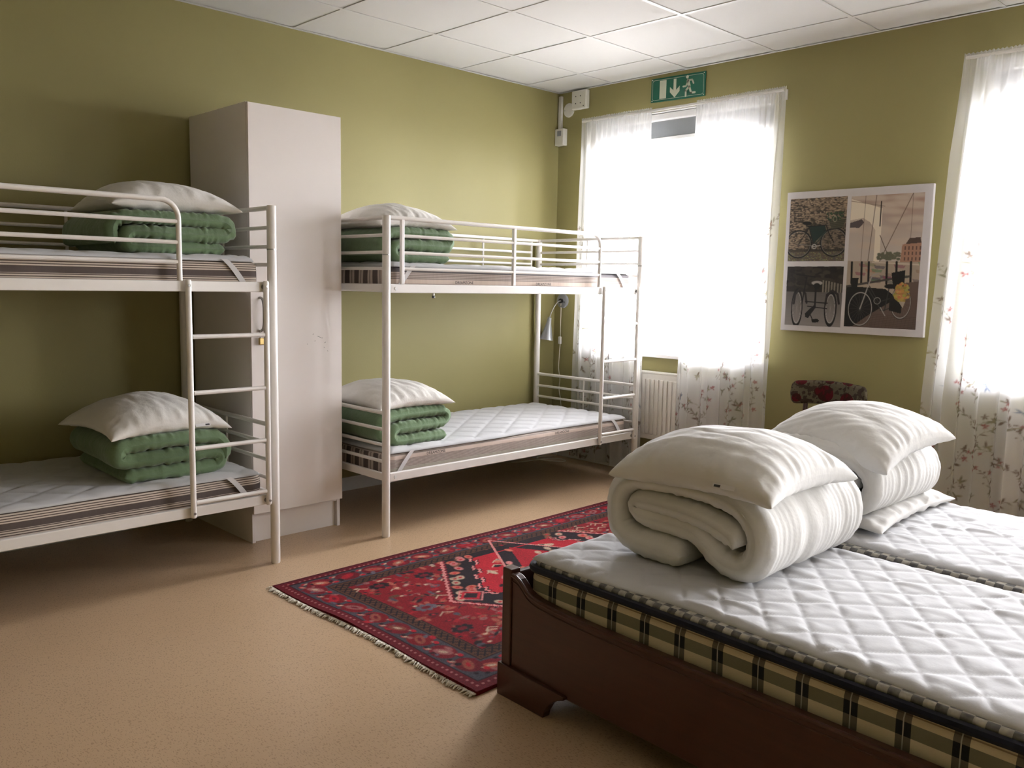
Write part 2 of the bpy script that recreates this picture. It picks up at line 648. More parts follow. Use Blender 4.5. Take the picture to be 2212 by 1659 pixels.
WNAME = ['window beside the bunk bed', 'window behind the double bed']
for wi, (ya, yb) in enumerate(WINS_AND_ADDED[:2]):
    t_ = thing('roller_blind', 'short grey roller blind at the head of the ' + WNAME[wi], 'blind', (0.045, (ya + yb) / 2, 2.31), 'roller blinds')
    MB().box(0.022, 0.085, ya + 0.012, yb - 0.012, 2.445, 2.492).build('cassette', M_WHITE, t_, bevel=0.008)
    MB().box(0.050, 0.052, ya + 0.03, yb - 0.03, 2.335, 2.446).build('blind_cloth', M_BLIND, t_)
    MB().box(0.042, 0.060, ya + 0.03, yb - 0.03, 2.312, 2.335).build('bottom_bar', M_WHITE, t_, bevel=0.003)
    ch = MB().tube([(0.046, (ya + yb) / 2, 2.312), (0.046, (ya + yb) / 2, 2.285)], 0.002, 6)
    ch.build('pull_cord', M_PLASTIC, t_)

# ------------------------------------------------------------------ raster helper for printed cloth, rug, photos
class Raster:
    def __init__(s, w, h, cell, col):
        s.w, s.h, s.c = w, h, cell
        s.nx, s.ny = int(round(w / cell)) + 1, int(round(h / cell)) + 1
        s.img = np.empty((s.ny, s.nx, 3))
        s.img[:] = col
        s.X = np.arange(s.nx) * cell
        s.Y = np.arange(s.ny) * cell

    def win(s, x0, x1, y0, y1):
        i0, i1 = max(0, int(x0 / s.c) - 1), min(s.nx, int(x1 / s.c) + 3)
        j0, j1 = max(0, int(y0 / s.c) - 1), min(s.ny, int(y1 / s.c) + 3)
        if i1 <= i0 or j1 <= j0:
            return None
        return slice(j0, j1), slice(i0, i1), s.X[None, i0:i1], s.Y[j0:j1, None]

    def blend(s, sl, a, col):
        v = s.img[sl[0], sl[1]]
        a = np.clip(a, 0, 1)[..., None]
        s.img[sl[0], sl[1]] = v * (1 - a) + np.array(col) * a

    def ell(s, cx, cy, rx, ry, col, ang=0.0, al=1.0):
        r = max(rx, ry) + s.c
        q = s.win(cx - r, cx + r, cy - r, cy + r)
        if q is None:
            return
        c_, s_ = math.cos(ang), math.sin(ang)
        dx, dy = q[2] - cx, q[3] - cy
        u = (dx * c_ + dy * s_) / rx
        v = (-dx * s_ + dy * c_) / ry
        d = (1 - np.sqrt(u * u + v * v)) * min(rx, ry) / s.c + 0.5
        s.blend(q, d * al, col)

    def seg(s, x0, y0, x1, y1, w, col, al=1.0):
        r = w + s.c
        q = s.win(min(x0, x1) - r, max(x0, x1) + r, min(y0, y1) - r, max(y0, y1) + r)
        if q is None:
            return
        dx, dy = x1 - x0, y1 - y0
        L = dx * dx + dy * dy + 1e-12
        t_ = np.clip(((q[2] - x0) * dx + (q[3] - y0) * dy) / L, 0, 1)
        d = np.hypot(q[2] - x0 - t_ * dx, q[3] - y0 - t_ * dy)
        s.blend(q, np.clip((w - d) / s.c + 0.5, 0, 1) * min(1.0, 2 * w / s.c) * al, col)

    def line(s, pts, w, col, al=1.0):
        for a, b in zip(pts[:-1], pts[1:]):
            s.seg(a[0], a[1], b[0], b[1], w, col, al)

    def ring(s, cx, cy, rx, ry, w, col, al=1.0):
        r = max(rx, ry) + w + s.c
        q = s.win(cx - r, cx + r, cy - r, cy + r)
        if q is None:
            return
        m = np.sqrt(((q[2] - cx) / rx) ** 2 + ((q[3] - cy) / ry) ** 2)
        d = np.abs(m - 1) * (rx + ry) / 2
        s.blend(q, np.clip((w - d) / s.c + 0.5, 0, 1) * min(1.0, 2 * w / s.c) * al, col)

    def poly(s, pts, col, al=1.0):
        xs = [p[0] for p in pts]; ys_ = [p[1] for p in pts]
        q = s.win(min(xs), max(xs), min(ys_), max(ys_))
        if q is None:
            return
        ins = np.zeros(np.broadcast(q[2], q[3]).shape, bool)
        n = len(pts)
        for i in range(n):
            x0, y0 = pts[i]; x1, y1 = pts[(i + 1) % n]
            c1 = (y0 > q[3]) != (y1 > q[3])
            xi = (x1 - x0) * (q[3] - y0) / ((y1 - y0) if abs(y1 - y0) > 1e-9 else 1e-9) + x0
            ins ^= c1 & (q[2] < xi)
        s.blend(q, ins * al, col)

    def sample(s, u, v):
        i = np.clip(np.round(u / s.c).astype(int), 0, s.nx - 1)
        j = np.clip(np.round(v / s.c).astype(int), 0, s.ny - 1)
        return s.img[j, i]


def set_colors(o, name, rgb):
    a = o.data.attributes.new(name, 'FLOAT_COLOR', 'POINT')
    buf = np.ones((len(rgb), 4), dtype=np.float32)
    buf[:, :3] = rgb
    a.data.foreach_set('color', buf.ravel())

# ------------------------------------------------------------------ curtains
def floral(seed, W=1.0, Ht=1.95):
    g = random.Random(seed)
    r = Raster(W, Ht, 0.004, (1, 1, 1))
    BR = (0.26, 0.20, 0.17); GR = (0.34, 0.33, 0.26); RD = (0.42, 0.15, 0.15); BL = (0.30, 0.34, 0.44); OL = (0.44, 0.40, 0.28)

    def leaf(x, y, a, L, col):
        r.ell(x + math.cos(a) * L / 2, y + math.sin(a) * L / 2, L / 2, L * 0.17, col, a, 0.85)

    def flower(x, y, sz, col):
        for k in range(5):
            a = k * 1.257 + g.random()
            r.ell(x + math.cos(a) * sz * .55, y + math.sin(a) * sz * .55, sz * .5, sz * .28, col, a, 0.8)

    def dragonfly(x, y, a, col):
        r.line([(x, y), (x + math.cos(a) * .04, y + math.sin(a) * .04)], 0.0018, col, .9)
        for da in (1.1, -1.1, 1.7, -1.7):
            leaf(x + math.cos(a) * .032, y + math.sin(a) * .032, a + da, 0.030, col)

    def sprig(x, y, a, L, dens):
        n = max(4, int(L / 0.02))
        col = g.choice([BR, BR, GR, OL])
        bend = g.uniform(-1, 1) * 0.16
        px, py = x, y
        for k in range(n):
            nx_, ny_ = px + math.cos(a) * .02, py + math.sin(a) * .02
            r.seg(px, py, nx_, ny_, 0.0016, col, .9)
            px, py = nx_, ny_
            a += bend + g.uniform(-.12, .12)
            s_ = 1 if k % 2 else -1
            q = g.random()
            if q < 0.55:
                leaf(px, py, a + s_ * g.uniform(.5, 1.0), g.uniform(.018, .038), g.choice([col, GR, BR]))
            elif q < 0.78:
                ex, ey = px + math.cos(a + s_) * .03, py + math.sin(a + s_) * .03
                r.seg(px, py, ex, ey, 0.0013, col, .8)
                flower(ex, ey, g.uniform(.010, .016), g.choice([RD, RD, BR, GR]))
            elif q < 0.9:
                for _ in range(4):
                    r.ell(px + g.uniform(-.02, .02), py + g.uniform(-.02, .02), .004, .004, BR, 0, .8)
        flower(px, py, .014, g.choice([RD, BR, OL]))
        leaf(px, py, a, .03, col)

    for _ in range(46):
        y = Ht * (g.random() ** 1.3) * 0.90
        sprig(g.uniform(0, W), y, math.pi / 2 + g.uniform(-.7, .7), g.uniform(.12, .30) * (1.0 if y < 1.0 else .6), 1)
    for _ in range(26):
        y = Ht * (g.random() ** 1.5) * 0.9
        x0 = g.uniform(0, W)
        flower(x0, y, g.uniform(.010, .017), g.choice([RD, BR, GR, OL]))
        for _ in range(3):
            leaf(x0, y, g.uniform(0, 6.28), .03, g.choice([GR, BR, OL]))
    for _ in range(16):
        dragonfly(g.uniform(0, W), Ht * g.random() ** 0.9, g.uniform(0, 6.28), g.choice([BL, BR, GR]))
    return r


def curtain(label, ya, yb, ya2, yb2, ztop, zbot, nf, seed, xc=-0.125):
    """ya/yb: edges at the rod, ya2/yb2: at the hem"""
    ras = floral(seed)
    g = np.random.default_rng(seed)
    nu = 250
    zs = np.concatenate([np.arange(zbot, 1.95, 0.005), np.linspace(1.95, ztop - 0.06, 34)[1:], np.linspace(ztop - 0.06, ztop + 0.008, 10)[1:]])
    u = np.linspace(0, 1, nu)[None, :]
    z = zs[:, None]
    k = (ztop - z) / (ztop - zbot)                 # 0 at the rod, 1 at the hem
    kk = np.clip(k * 5.0, 0, 1)
    e = np.clip(k * 1.4, 0, 1)
    a = ya + (ya2 - ya) * e
    b = yb + (yb2 - yb) * e
    wob = 0.35 * np.sin(2.2 * k + g.uniform(0, 6)) + 0.15 * np.sin(7 * k + g.uniform(0, 6))
    uu = u + 0.018 * np.sin(2 * np.pi * u * 2.3 + g.uniform(0, 6)) * kk
    ph = 2 * np.pi * nf * uu + wob * (0.5 + u)
    amp = (0.010 + 0.013 * kk) * (0.75 + 0.35 * np.sin(2 * np.pi * 1.7 * u + g.uniform(0, 6)))
    x = xc + amp * np.sin(ph) + 0.006 * np.sin(3.1 * ph + 2) * (1 - 0.5 * kk)
    gather = np.exp(-k * 28)
    x = x * (1 - gather * 0.55) + gather * 0.55 * (xc + 0.006 * np.sin(2 * np.pi * u * 41 + 1.5 * np.sin(9 * u))) 
    y = a + (b - a) * u + (b - a) / nf * 0.07 * np.sin(2 * ph + 0.6) * kk
    zz = z + 0 * u + 0.004 * np.sin(2 * np.pi * u * 41 + 1.1) * np.clip(1 - k * 60, 0, 1) + 0.004 * np.sin(ph) * (k > 0.99)
    V = np.stack([x + 0 * z, y + 0 * z, zz], -1).reshape(-1, 3)
    F = gridfaces(len(zs), nu)
    o = mesh('curtain', V, F, M_VOILE, smooth=True)
    m = ras.sample((u + 0 * z).ravel() * 0.99, (z + 0 * u).ravel())
    fade = np.clip((2.0 - (z + 0 * u).ravel()) / 0.25, 0, 1)[:, None]
    set_colors(o, 'print', m * fade + (1 - fade))
    tag(o, label, 'curtain', 'sheer floral curtains')
    return o


curtain('sheer floral curtain panel behind the end of the bunk bed, nearest the room corner', -0.335, -0.955, -0.30, -0.945, 2.495, 0.045, 4.2, 11)
curtain('sheer floral curtain panel hanging between the radiator and the bicycle picture', -1.305, -1.925, -1.225, -1.905, 2.495, 0.045, 4.4, 12)
curtain('sheer floral curtain panel at the picture edge, behind the double bed', -2.90, -3.69, -2.82, -3.60, 2.51, 0.045, 4.9, 13)
curtain('added out-of-view sheer floral curtain panel on the far half of the window by the double bed', -3.72, -4.47, -3.74, -4.50, 2.51, 0.045, 4.6, 14)  # unseen panel, added to cut the window light on the bed
for i, (a, b, z, lab) in enumerate([(-0.345, -1.915, 2.482, 'thin white curtain rod below the green exit sign'), (-2.91, -4.49, 2.497, 'thin white curtain rod above the window behind the double bed')]):
    t_ = thing('curtain_rod', lab, 'curtain rod', (-0.125, (a + b) / 2, z), 'curtain rods')
    MB().tube([(-0.125, a, z), (-0.125, b, z)], 0.009, 10).build('rod', M_WHITE, t_, True)
    for yy in (a - .06, b + .06):
        MB().tube([(-0.0005, yy, z), (-0.125, yy, z)], 0.007, 8).box(-0.006, -0.0005, yy - .015, yy + .015, z - .03, z + .03).build('bracket', M_WHITE, t_, True)

# ------------------------------------------------------------------ radiators
def radiator(y0, y1, z0, z1, label):
    t_ = thing('radiator', label, 'radiator', (-0.05, (y0 + y1) / 2, z0), 'white panel radiators')
    MB().box(-0.079, -0.030, y1, y0, z0, z1).build('panel', M_RAD, t_, bevel=0.006)
    MB().box(-0.082, -0.026, y1 - .004, y0 + .004, z1 - 0.002, z1 + 0.012).build('top_grille', M_RAD, t_, bevel=0.003)
    n = int((y0 - y1 - 0.05) / 0.037)
    s0 = (y0 + y1) / 2 + (n - 1) * 0.037 / 2
    b = MB().box(-0.0865, -0.0785, -0.0125, 0.0125, z0 + 0.035, z1 - 0.04)
    first = None
    for k in range(n):
        yc = s0 - k * 0.037
        if first is None:
            bb = MB().box(-0.0865, -0.0785, yc - 0.0125, yc + 0.0125, z0 + 0.035, z1 - 0.04)
            first = bb.build('rib', M_RAD, t_, bevel=0.005)
        else:
            c = first.copy()
            COL.objects.link(c)
            c.parent = t_
            c.location = (0, -k * 0.037, 0)
    for yy in (y0 - 0.12, y1 + 0.12):
        MB().box(-0.030, -0.0005, yy - .015, yy + .015, z0 + .05, z1 - .05).build('bracket', M_RAD, t_)
    vb = MB().tube([(-0.055, y1 + .001, z1 - .05), (-0.055, y1 - .035, z1 - .05)], 0.011, 10)
    vb.tube([(-0.055, y1 - .028, z1 - .09), (-0.055, y1 - .028, z1 - .02)], 0.009, 10)
    vb.tube([(-0.055, y1 - .028, z1 - .02), (-0.055, y1 - .028, z1 + .035)], 0.019, 12)
    vb.build('valve', M_PLASTIC, t_, True)
    MB().tube([(-0.055, y1 - .028, z1 - .085), (-0.055, y1 - .028, z0 - .06), (-0.055, y1 - .02, z0 - .085), (-0.055, y1 + .02, z0 - .095), (-0.055, y0 + .05, z0 - .095)], 0.008, 8).build('pipe', M_RAD, t_, True)
    MB().tube([(-0.055, y0 - .06, z0 + .01), (-0.055, y0 - .06, z0 - .135), (-0.055, y0 - .03, z0 - .15), (-0.055, y0 + .05, z0 - .15)], 0.008, 8).build('pipe', M_RAD, t_, True)
    return t_


radiator(-0.49, -1.54, 0.265, 0.725, 'white ribbed radiator below the window, seen between the curtain panels')
radiator(-3.22, -4.20, 0.265, 0.725, 'white ribbed radiator hidden behind the curtain by the double bed')

# ------------------------------------------------------------------ wall fittings
# exit sign
SW, SH = 0.432, 0.156
t_ = thing('exit_sign', 'green emergency exit sign with running figure and down arrow', 'sign', (-0.001, -1.071, 2.560))
def suv(u, v):        # u along the sign left to right, v downward, fractions
    return (-0.855 - u * SW, 2.7195 - v * SH - u * 0.010)
def quadplate(pts, x0, x1):
    return MB().prism([suv(*p) for p in pts], 'x', x0, x1)
quadplate([(0, 0), (1, 0), (1, 1), (0, 1)], -0.0075, -0.001).build('plate', M_SIGN, t_, bevel=0.001)
bd = MB()
cn = lambda m, r_: [(m / SW * 1 + (r_ / SW) * (1 - math.cos(a)), m / SH + (r_ / SH) * (1 - math.sin(a))) for a in np.linspace(0, math.pi / 2, 5)]
def rrect(m, r_):
    mu, mv, ru, rv_ = m / SW, m / SH, r_ / SW, r_ / SH
    out = []
    for cu, cv, a0 in ((mu + ru, mv + rv_, math.pi), (1 - mu - ru, mv + rv_, 1.5 * math.pi), (1 - mu - ru, 1 - mv - rv_, 0), (mu + ru, 1 - mv - rv_, .5 * math.pi)):
        for a in np.linspace(a0, a0 + math.pi / 2, 6):
            out.append((cu + ru * math.cos(a), cv + rv_ * math.sin(a)))
    return [suv(*p) for p in out]
o1, o2 = rrect(0.012, 0.016), rrect(0.0142, 0.0145)
n = len(o1)
bd.add([(-0.0079, *p) for p in o1] + [(-0.0079, *p) for p in o2], [(i, (i + 1) % n, n + (i + 1) % n, n + i) for i in range(n)])
bd.build('border_line', M_LUM, t_)
quadplate([(.165, .12), (.29, .12), (.29, .88), (.165, .88)], -0.0082, -0.0076).build('door_symbol', M_LUM, t_)
ar = MB().prism([suv(*p) for p in [(.425, .13), (.475, .13), (.475, .60), (.54, .44), (.54, .66), (.45, .90), (.36, .66), (.36, .44), (.425, .60)]], 'x', -0.0082, -0.0076)
ar.build('arrow', M_LUM, t_)
def strokes(segs):
    b = MB()
    for (u0, v0, u1, v1, wd_) in segs:
        p, q = np.array(suv(u0, v0)), np.array(suv(u1, v1))
        d = (q - p); L = np.hypot(*d); d = d / L; nrm = np.array([-d[1], d[0]])
        poly = []
        for c_, s0 in ((q, -math.pi / 2), (p, math.pi / 2)):
            for a in np.linspace(s0, s0 + math.pi, 7):
                poly.append(tuple(c_ + wd_ * (math.cos(a) * d + math.sin(a) * nrm)))
        b.prism(poly, 'x', -0.0082, -0.0076)
    return b
strokes([(.675, .13, .676, .13, .0105), (.69, .28, .715, .52, .0105), (.69, .27, .765, .27, .0055), (.765, .27, .79, .42, .0055),
         (.685, .33, .655, .50, .0055), (.655, .50, .605, .50, .0055), (.715, .53, .75, .80, .0072), (.75, .80, .82, .80, .0065),
         (.705, .55, .655, .68, .0072), (.655, .68, .655, .90, .0065)]).build('running_figure', M_LUM, t_)
for u, v in ((.025, .06), (.975, .06), (.975, .94), (.025, .94)):
    p = suv(u, v)
    MB().tube([(-0.0076, *p), (-0.0092, *p)], 0.004, 8).build('screw', M_PLASTIC, t_)

t_ = thing('junction_box', 'square cream electrical box just below the ceiling', 'electrical box', (-0.02, -0.229, 2.60))
MB().box(-0.042, -0.0005, -0.300, -0.158, 2.600, 2.733).build('housing', M_PLASTIC, t_, bevel=0.008)
for yy, zz in ((-0.20, 2.69), (-0.245, 2.69), (-0.20, 2.64), (-0.245, 2.64), (-0.275, 2.617)):
    MB().tube([(-0.0422, yy, zz), (-0.0428, yy, zz)], 0.0045, 8).build('knockout', M_DARK, t_)
t_ = thing('wall_plate', 'round cream cover plate on the wall beside the electrical box', 'cover plate', (-0.004, -0.103, 2.558))
MB().tube([(-0.0005, -0.103, 2.610), (-0.008, -0.103, 2.610), (-0.010, -0.103, 2.610)], [0.051, 0.051, 0.046], 32).build('disc', M_PLASTIC, t_, True)
for yy in (-0.065, -0.141):
    MB().tube([(-0.010, yy, 2.610), (-0.0112, yy, 2.610)], 0.004, 8).build('screw', M_STEEL, t_)
t_ = thing('thermostat', 'small cream room thermostat with grey display in the corner', 'thermostat', (-0.022, -0.045, 2.352))
MB().box(-0.045, -0.0005, -0.088, -0.003, 2.355, 2.478).build('housing', M_PLASTIC, t_, bevel=0.004)
MB().box(-0.0462, -0.0448, -0.066, -0.026, 2.424, 2.462).build('display', M_BLIND, t_)
MB().box(-0.0465, -0.0448, -0.083, -0.008, 2.358, 2.412).build('cover_flap', M_PLASTIC, t_, bevel=0.003)
tag(MB().box(-0.022, -0.0005, -0.040, -0.010, 2.4785, H - 0.025).build('cable_duct', M_PLASTIC, bevel=0.003), 'narrow white cable duct rising from the thermostat to the ceiling', 'cable duct')

# reading lamp
t_ = thing('reading_lamp', 'silver gooseneck reading lamp with hanging switch cord in the corner', 'lamp', (-0.01, -0.09, 1.15))
MB().tube([(-0.0005, -0.09, 1.198), (-0.016, -0.09, 1.198), (-0.022, -0.09, 1.198)], [0.054, 0.054, 0.045], 32).build('base', M_SILVER, t_, True)
MB().tube([(-0.0222, -0.118, 1.19), (-0.0235, -0.118, 1.19)], 0.006, 10).build('screw', M_DARK, t_)
MB().tube([(-0.021, -0.09, 1.198), (-0.036, -0.092, 1.198)], 0.018, 14).build('socket', M_DARK, t_, True)
P0 = [(-0.034, -0.092, 1.198), (-0.07, -0.10, 1.192), (-0.105, -0.103, 1.165), (-0.128, -0.092, 1.12), (-0.138, -0.078, 1.07)]
def smooth_path(P, n=6):
    P = [Vector(p) for p in P]
    out = []
    for i in range(len(P) - 1):
        a, b, c, d = P[max(i - 1, 0)], P[i], P[i + 1], P[min(i + 2, len(P) - 1)]
        for k in range(n):
            t = k / n
            out.append(0.5 * ((2 * b) + (-a + c) * t + (2 * a - 5 * b + 4 * c - d) * t * t + (-a + 3 * b - 3 * c + d) * t ** 3))
    out.append(P[-1])
    return out
MB().tube(smooth_path(P0), 0.0036, 8).build('gooseneck', M_STEEL, t_, True)
a_, b_ = Vector((-0.137, -0.079, 1.075)), Vector((-0.156, -0.066, 0.905))
dd = (b_ - a_)
sh = MB().tube([a_, a_ + dd * .03, a_ + dd * .30, a_ + dd * .34, b_, a_ + dd * .97], [0.010, 0.015, 0.020, 0.022, 0.050, 0.047], 24, cap=False)
sh.build('shade', M_SILVER, t_, True, angle=25)
MB().tube([a_ + dd * .55, a_ + dd * .9], [0.008, 0.016], 12).build('bulb', M_PLASTIC, t_, True)
MB().tube(smooth_path([(-0.024, -0.088, 1.18), (-0.016, -0.082, 1.13), (-0.012, -0.078, 1.02), (-0.012, -0.078, 0.925)]), 0.003, 6).build('cord', M_CORD, t_, True)
MB().box(-0.026, -0.008, -0.090, -0.068, 0.868, 0.925).build('cord_switch', M_PLASTIC, t_, bevel=0.004)
MB().tube(smooth_path([(-0.013, -0.079, 0.868), (-0.013, -0.072, 0.76), (-0.014, -0.070, 0.68), (-0.016, -0.088, 0.60), (-0.016, -0.082, 0.52), (-0.018, -0.105, 0.42), (-0.03, -0.13, 0.25), (-0.06, -0.12, 0.03), (-0.09, -0.11, 0.006)]), 0.003, 6).build('cord', M_CORD, t_, True)
cb = MB().tube(smooth_path([(-0.10, -0.11, 0.005), (-0.17, -0.05, 0.005), (-0.235, -0.07, 0.005), (-0.26, -0.15, 0.005), (-0.22, -0.25, 0.006), (-0.15, -0.29, 0.006), (-0.13, -0.22, 0.008), (-0.20, -0.16, 0.011), (-0.30, -0.12, 0.006), (-0.42, -0.10, 0.005), (-0.50, -0.06, 0.005)]), 0.004, 6)
tag(cb.build('cable', M_CORD, None, True), 'loose white cable looping on the floor under the bunk bed by the corner', 'cable')

# ------------------------------------------------------------------ canvas with three bicycle photographs
CW, CH = 0.845, 0.826
ras = Raster(CW, CH, 0.0025, lin(214, 205, 206))
r = ras
g = np.random.default_rng(3)
PX = lambda u: u * CW
PY = lambda v: v * CH


def region(u0, u1, v0, v1):
    return slice(int(PY(v0) / r.c), int(PY(v1) / r.c)), slice(int(PX(u0) / r.c), int(PX(u1) / r.c))


def clipdraw(u0, u1, v0, v1, fn):
    sl = region(u0, u1, v0, v1)
    keep = r.img.copy()
    fn()
    new = r.img[sl].copy()
    r.img = keep
    r.img[sl] = new


def photoA():
    u0, u1, v0, v1 = .028, .447, .05, .50
    x0, x1, y0, y1 = PX(u0), PX(u1), PY(v0), PY(v1)
    w_, h_ = x1 - x0, y1 - y0
    S = lambda a, b: (x0 + a * w_, y0 + b * h_)
    r.poly([S(0, 0), S(1, 0), S(1, .86), S(0, .86)], lin(70, 58, 46))
    for _ in range(1100):
        a, b = g.uniform(0, 1), g.uniform(-.02, .80)
        k = g.uniform(.55, 1.25)
        r.ell(*S(a, b), w_ * g.uniform(.012, .036), h_ * g.uniform(.006, .012), tuple(np.clip(np.array(lin(168, 142, 110)) * k, 0, 1)), g.uniform(-.2, .2), .8)
    r.poly([S(.30, .42), S(1, .30), S(1, .88), S(.3, .88)], lin(24, 20, 18), .45)
    r.poly([S(0, .84), S(1, .84), S(1, 1), S(0, 1)], lin(98, 82, 62))
    for _ in range(300):
        r.ell(*S(g.uniform(0, 1), g.uniform(.85, 1)), .004, .0022, lin(*([int(g.uniform(60, 165))] * 2), 80), 0, .7)
    D = lin(14, 16, 16)
    TI = lin(128, 120, 108)
    rw = h_ * .215
    for cx, cyv in ((.185, .72), (.80, .70)):
        c = S(cx, cyv)
        r.ring(c[0], c[1], rw, rw, .0042, D)
        r.ring(c[0], c[1], rw * .93, rw * .93, .0013, TI)
        for k in range(14):
            a = k * math.pi / 14
            r.seg(c[0] - math.cos(a) * rw * .9, c[1] - math.sin(a) * rw * .9, c[0] + math.cos(a) * rw * .9, c[1] + math.sin(a) * rw * .9, .0006, TI, .6)
    r.poly([S(.36, .44), S(.64, .44), S(.66, .52), S(.47, .70), S(.44, .70)], lin(18, 46, 42))
    r.line([S(.33, .44), S(.64, .43)], .003, D)
    r.line([S(.35, .44), S(.455, .74)], .0025, D)
    r.line([S(.66, .52), S(.46, .75)], .003, lin(44, 60, 56))
    r.line([S(.185, .72), S(.46, .75)], .0022, TI)
    r.line([S(.185, .72), S(.36, .46)], .0025, D)
    r.line([S(.65, .42), S(.70, .54), S(.80, .70)], .003, D)
    r.ell(*S(.32, .39), w_ * .085, h_ * .03, D, .1)
    c = S(.465, .76)
    r.ring(c[0], c[1], .0125, .0125, .002, lin(190, 185, 175))
    r.line([S(.42, .765), S(.57, .745)], .0018, lin(190, 185, 175))
    r.poly([S(.70, .36), S(.98, .34), S(.95, .47), S(.75, .50)], lin(64, 62, 46))
    for k in range(5):
        r.line([S(.70, .37 + k * .027), S(.96, .345 + k * .027)], .0012, lin(104, 98, 74), .8)
    r.line([S(.62, .52), S(.93, .48)], .002, D)
    for _ in range(60):
        r.ell(*S(g.uniform(.66, .94), g.uniform(.24, .36)), .006, .004, lin(int(g.uniform(30, 60)), int(g.uniform(52, 84)), 44), g.uniform(0, 3), .9)
    r.ring(*S(.80, .34), .010, .016, .0018, lin(150, 146, 112))


def photoB():
    u0, u1, v0, v1 = .030, .452, .535, .965
    x0, x1, y0, y1 = PX(u0), PX(u1), PY(v0), PY(v1)
    w_, h_ = x1 - x0, y1 - y0
    S = lambda a, b: (x0 + a * w_, y0 + b * h_)
    r.poly([S(0, 0), S(1, 0), S(1, .45), S(0, .45)], lin(40, 33, 27))
    for _ in range(90):
        r.ell(*S(g.uniform(0, 1), g.uniform(0, .38)), w_ * .07, h_ * .04, tuple(np.array(lin(70, 58, 48)) * g.uniform(.1, .9)), 0, .5)
    for k in range(8):
        a = .64 + k * .05
        r.poly([S(a, .22 + .01 * k), S(a + .028, .22 + .01 * k), S(a + .028, .44), S(a, .44)], lin(150, 138, 118), .7)
    r.poly([S(0, .42), S(1, .42), S(1, 1), S(0, 1)], lin(128, 119, 110))
    for k in range(24):
        b = .42 + .58 * k / 24
        q = int(96 + 56 * k / 24)
        r.poly([S(0, b), S(1, b), S(1, b + .03), S(0, b + .03)], lin(q, q - 8, q - 14), .8)
    D = lin(13, 12, 12)
    for cx, cyv, rx, ry in ((.21, .69, .095, .30), (.80, .69, .098, .27)):
        c = S(cx, cyv)
        r.ring(c[0], c[1], rx * w_, ry * h_, .0068, D)
        r.ring(c[0], c[1], rx * w_ * .72, ry * h_ * .85, .0012, lin(196, 188, 178))
        for k in range(8):
            a = k * math.pi / 8
            r.seg(c[0] - math.cos(a) * rx * w_ * .7, c[1] - math.sin(a) * ry * h_ * .82, c[0] + math.cos(a) * rx * w_ * .7, c[1] + math.sin(a) * ry * h_ * .82, .0006, lin(170, 160, 150), .7)
    for cx, top in ((.26, .36), (.82, .39)):
        r.line([S(cx - .11, .62), S(cx - .09, .46), S(cx, top), S(cx + .09, .45), S(cx + .12, .60)], .0065, lin(40, 34, 32))
    r.line([S(.17, .13), S(.50, .17)], .0035, D)
    r.line([S(.36, .16), S(.30, .60)], .004, D)
    r.ell(*S(.545, .27), w_ * .095, h_ * .035, lin(170, 160, 150))
    r.ell(*S(.545, .32), w_ * .06, h_ * .05, D)
    r.line([S(.53, .33), S(.53, .68)], .0055, D)
    r.line([S(.36, .58), S(.74, .60)], .0035, D)
    r.line([S(.40, .66), S(.74, .69)], .003, D)
    r.poly([S(.36, .78), S(.52, .63), S(.53, .70), S(.42, .86), S(.37, .84)], D)
    r.line([S(.46, .80), S(.50, .88)], .003, D)
    r.poly([S(.48, .88), S(.58, .86), S(.62, .89), S(.60, .92), S(.50, .93)], D)


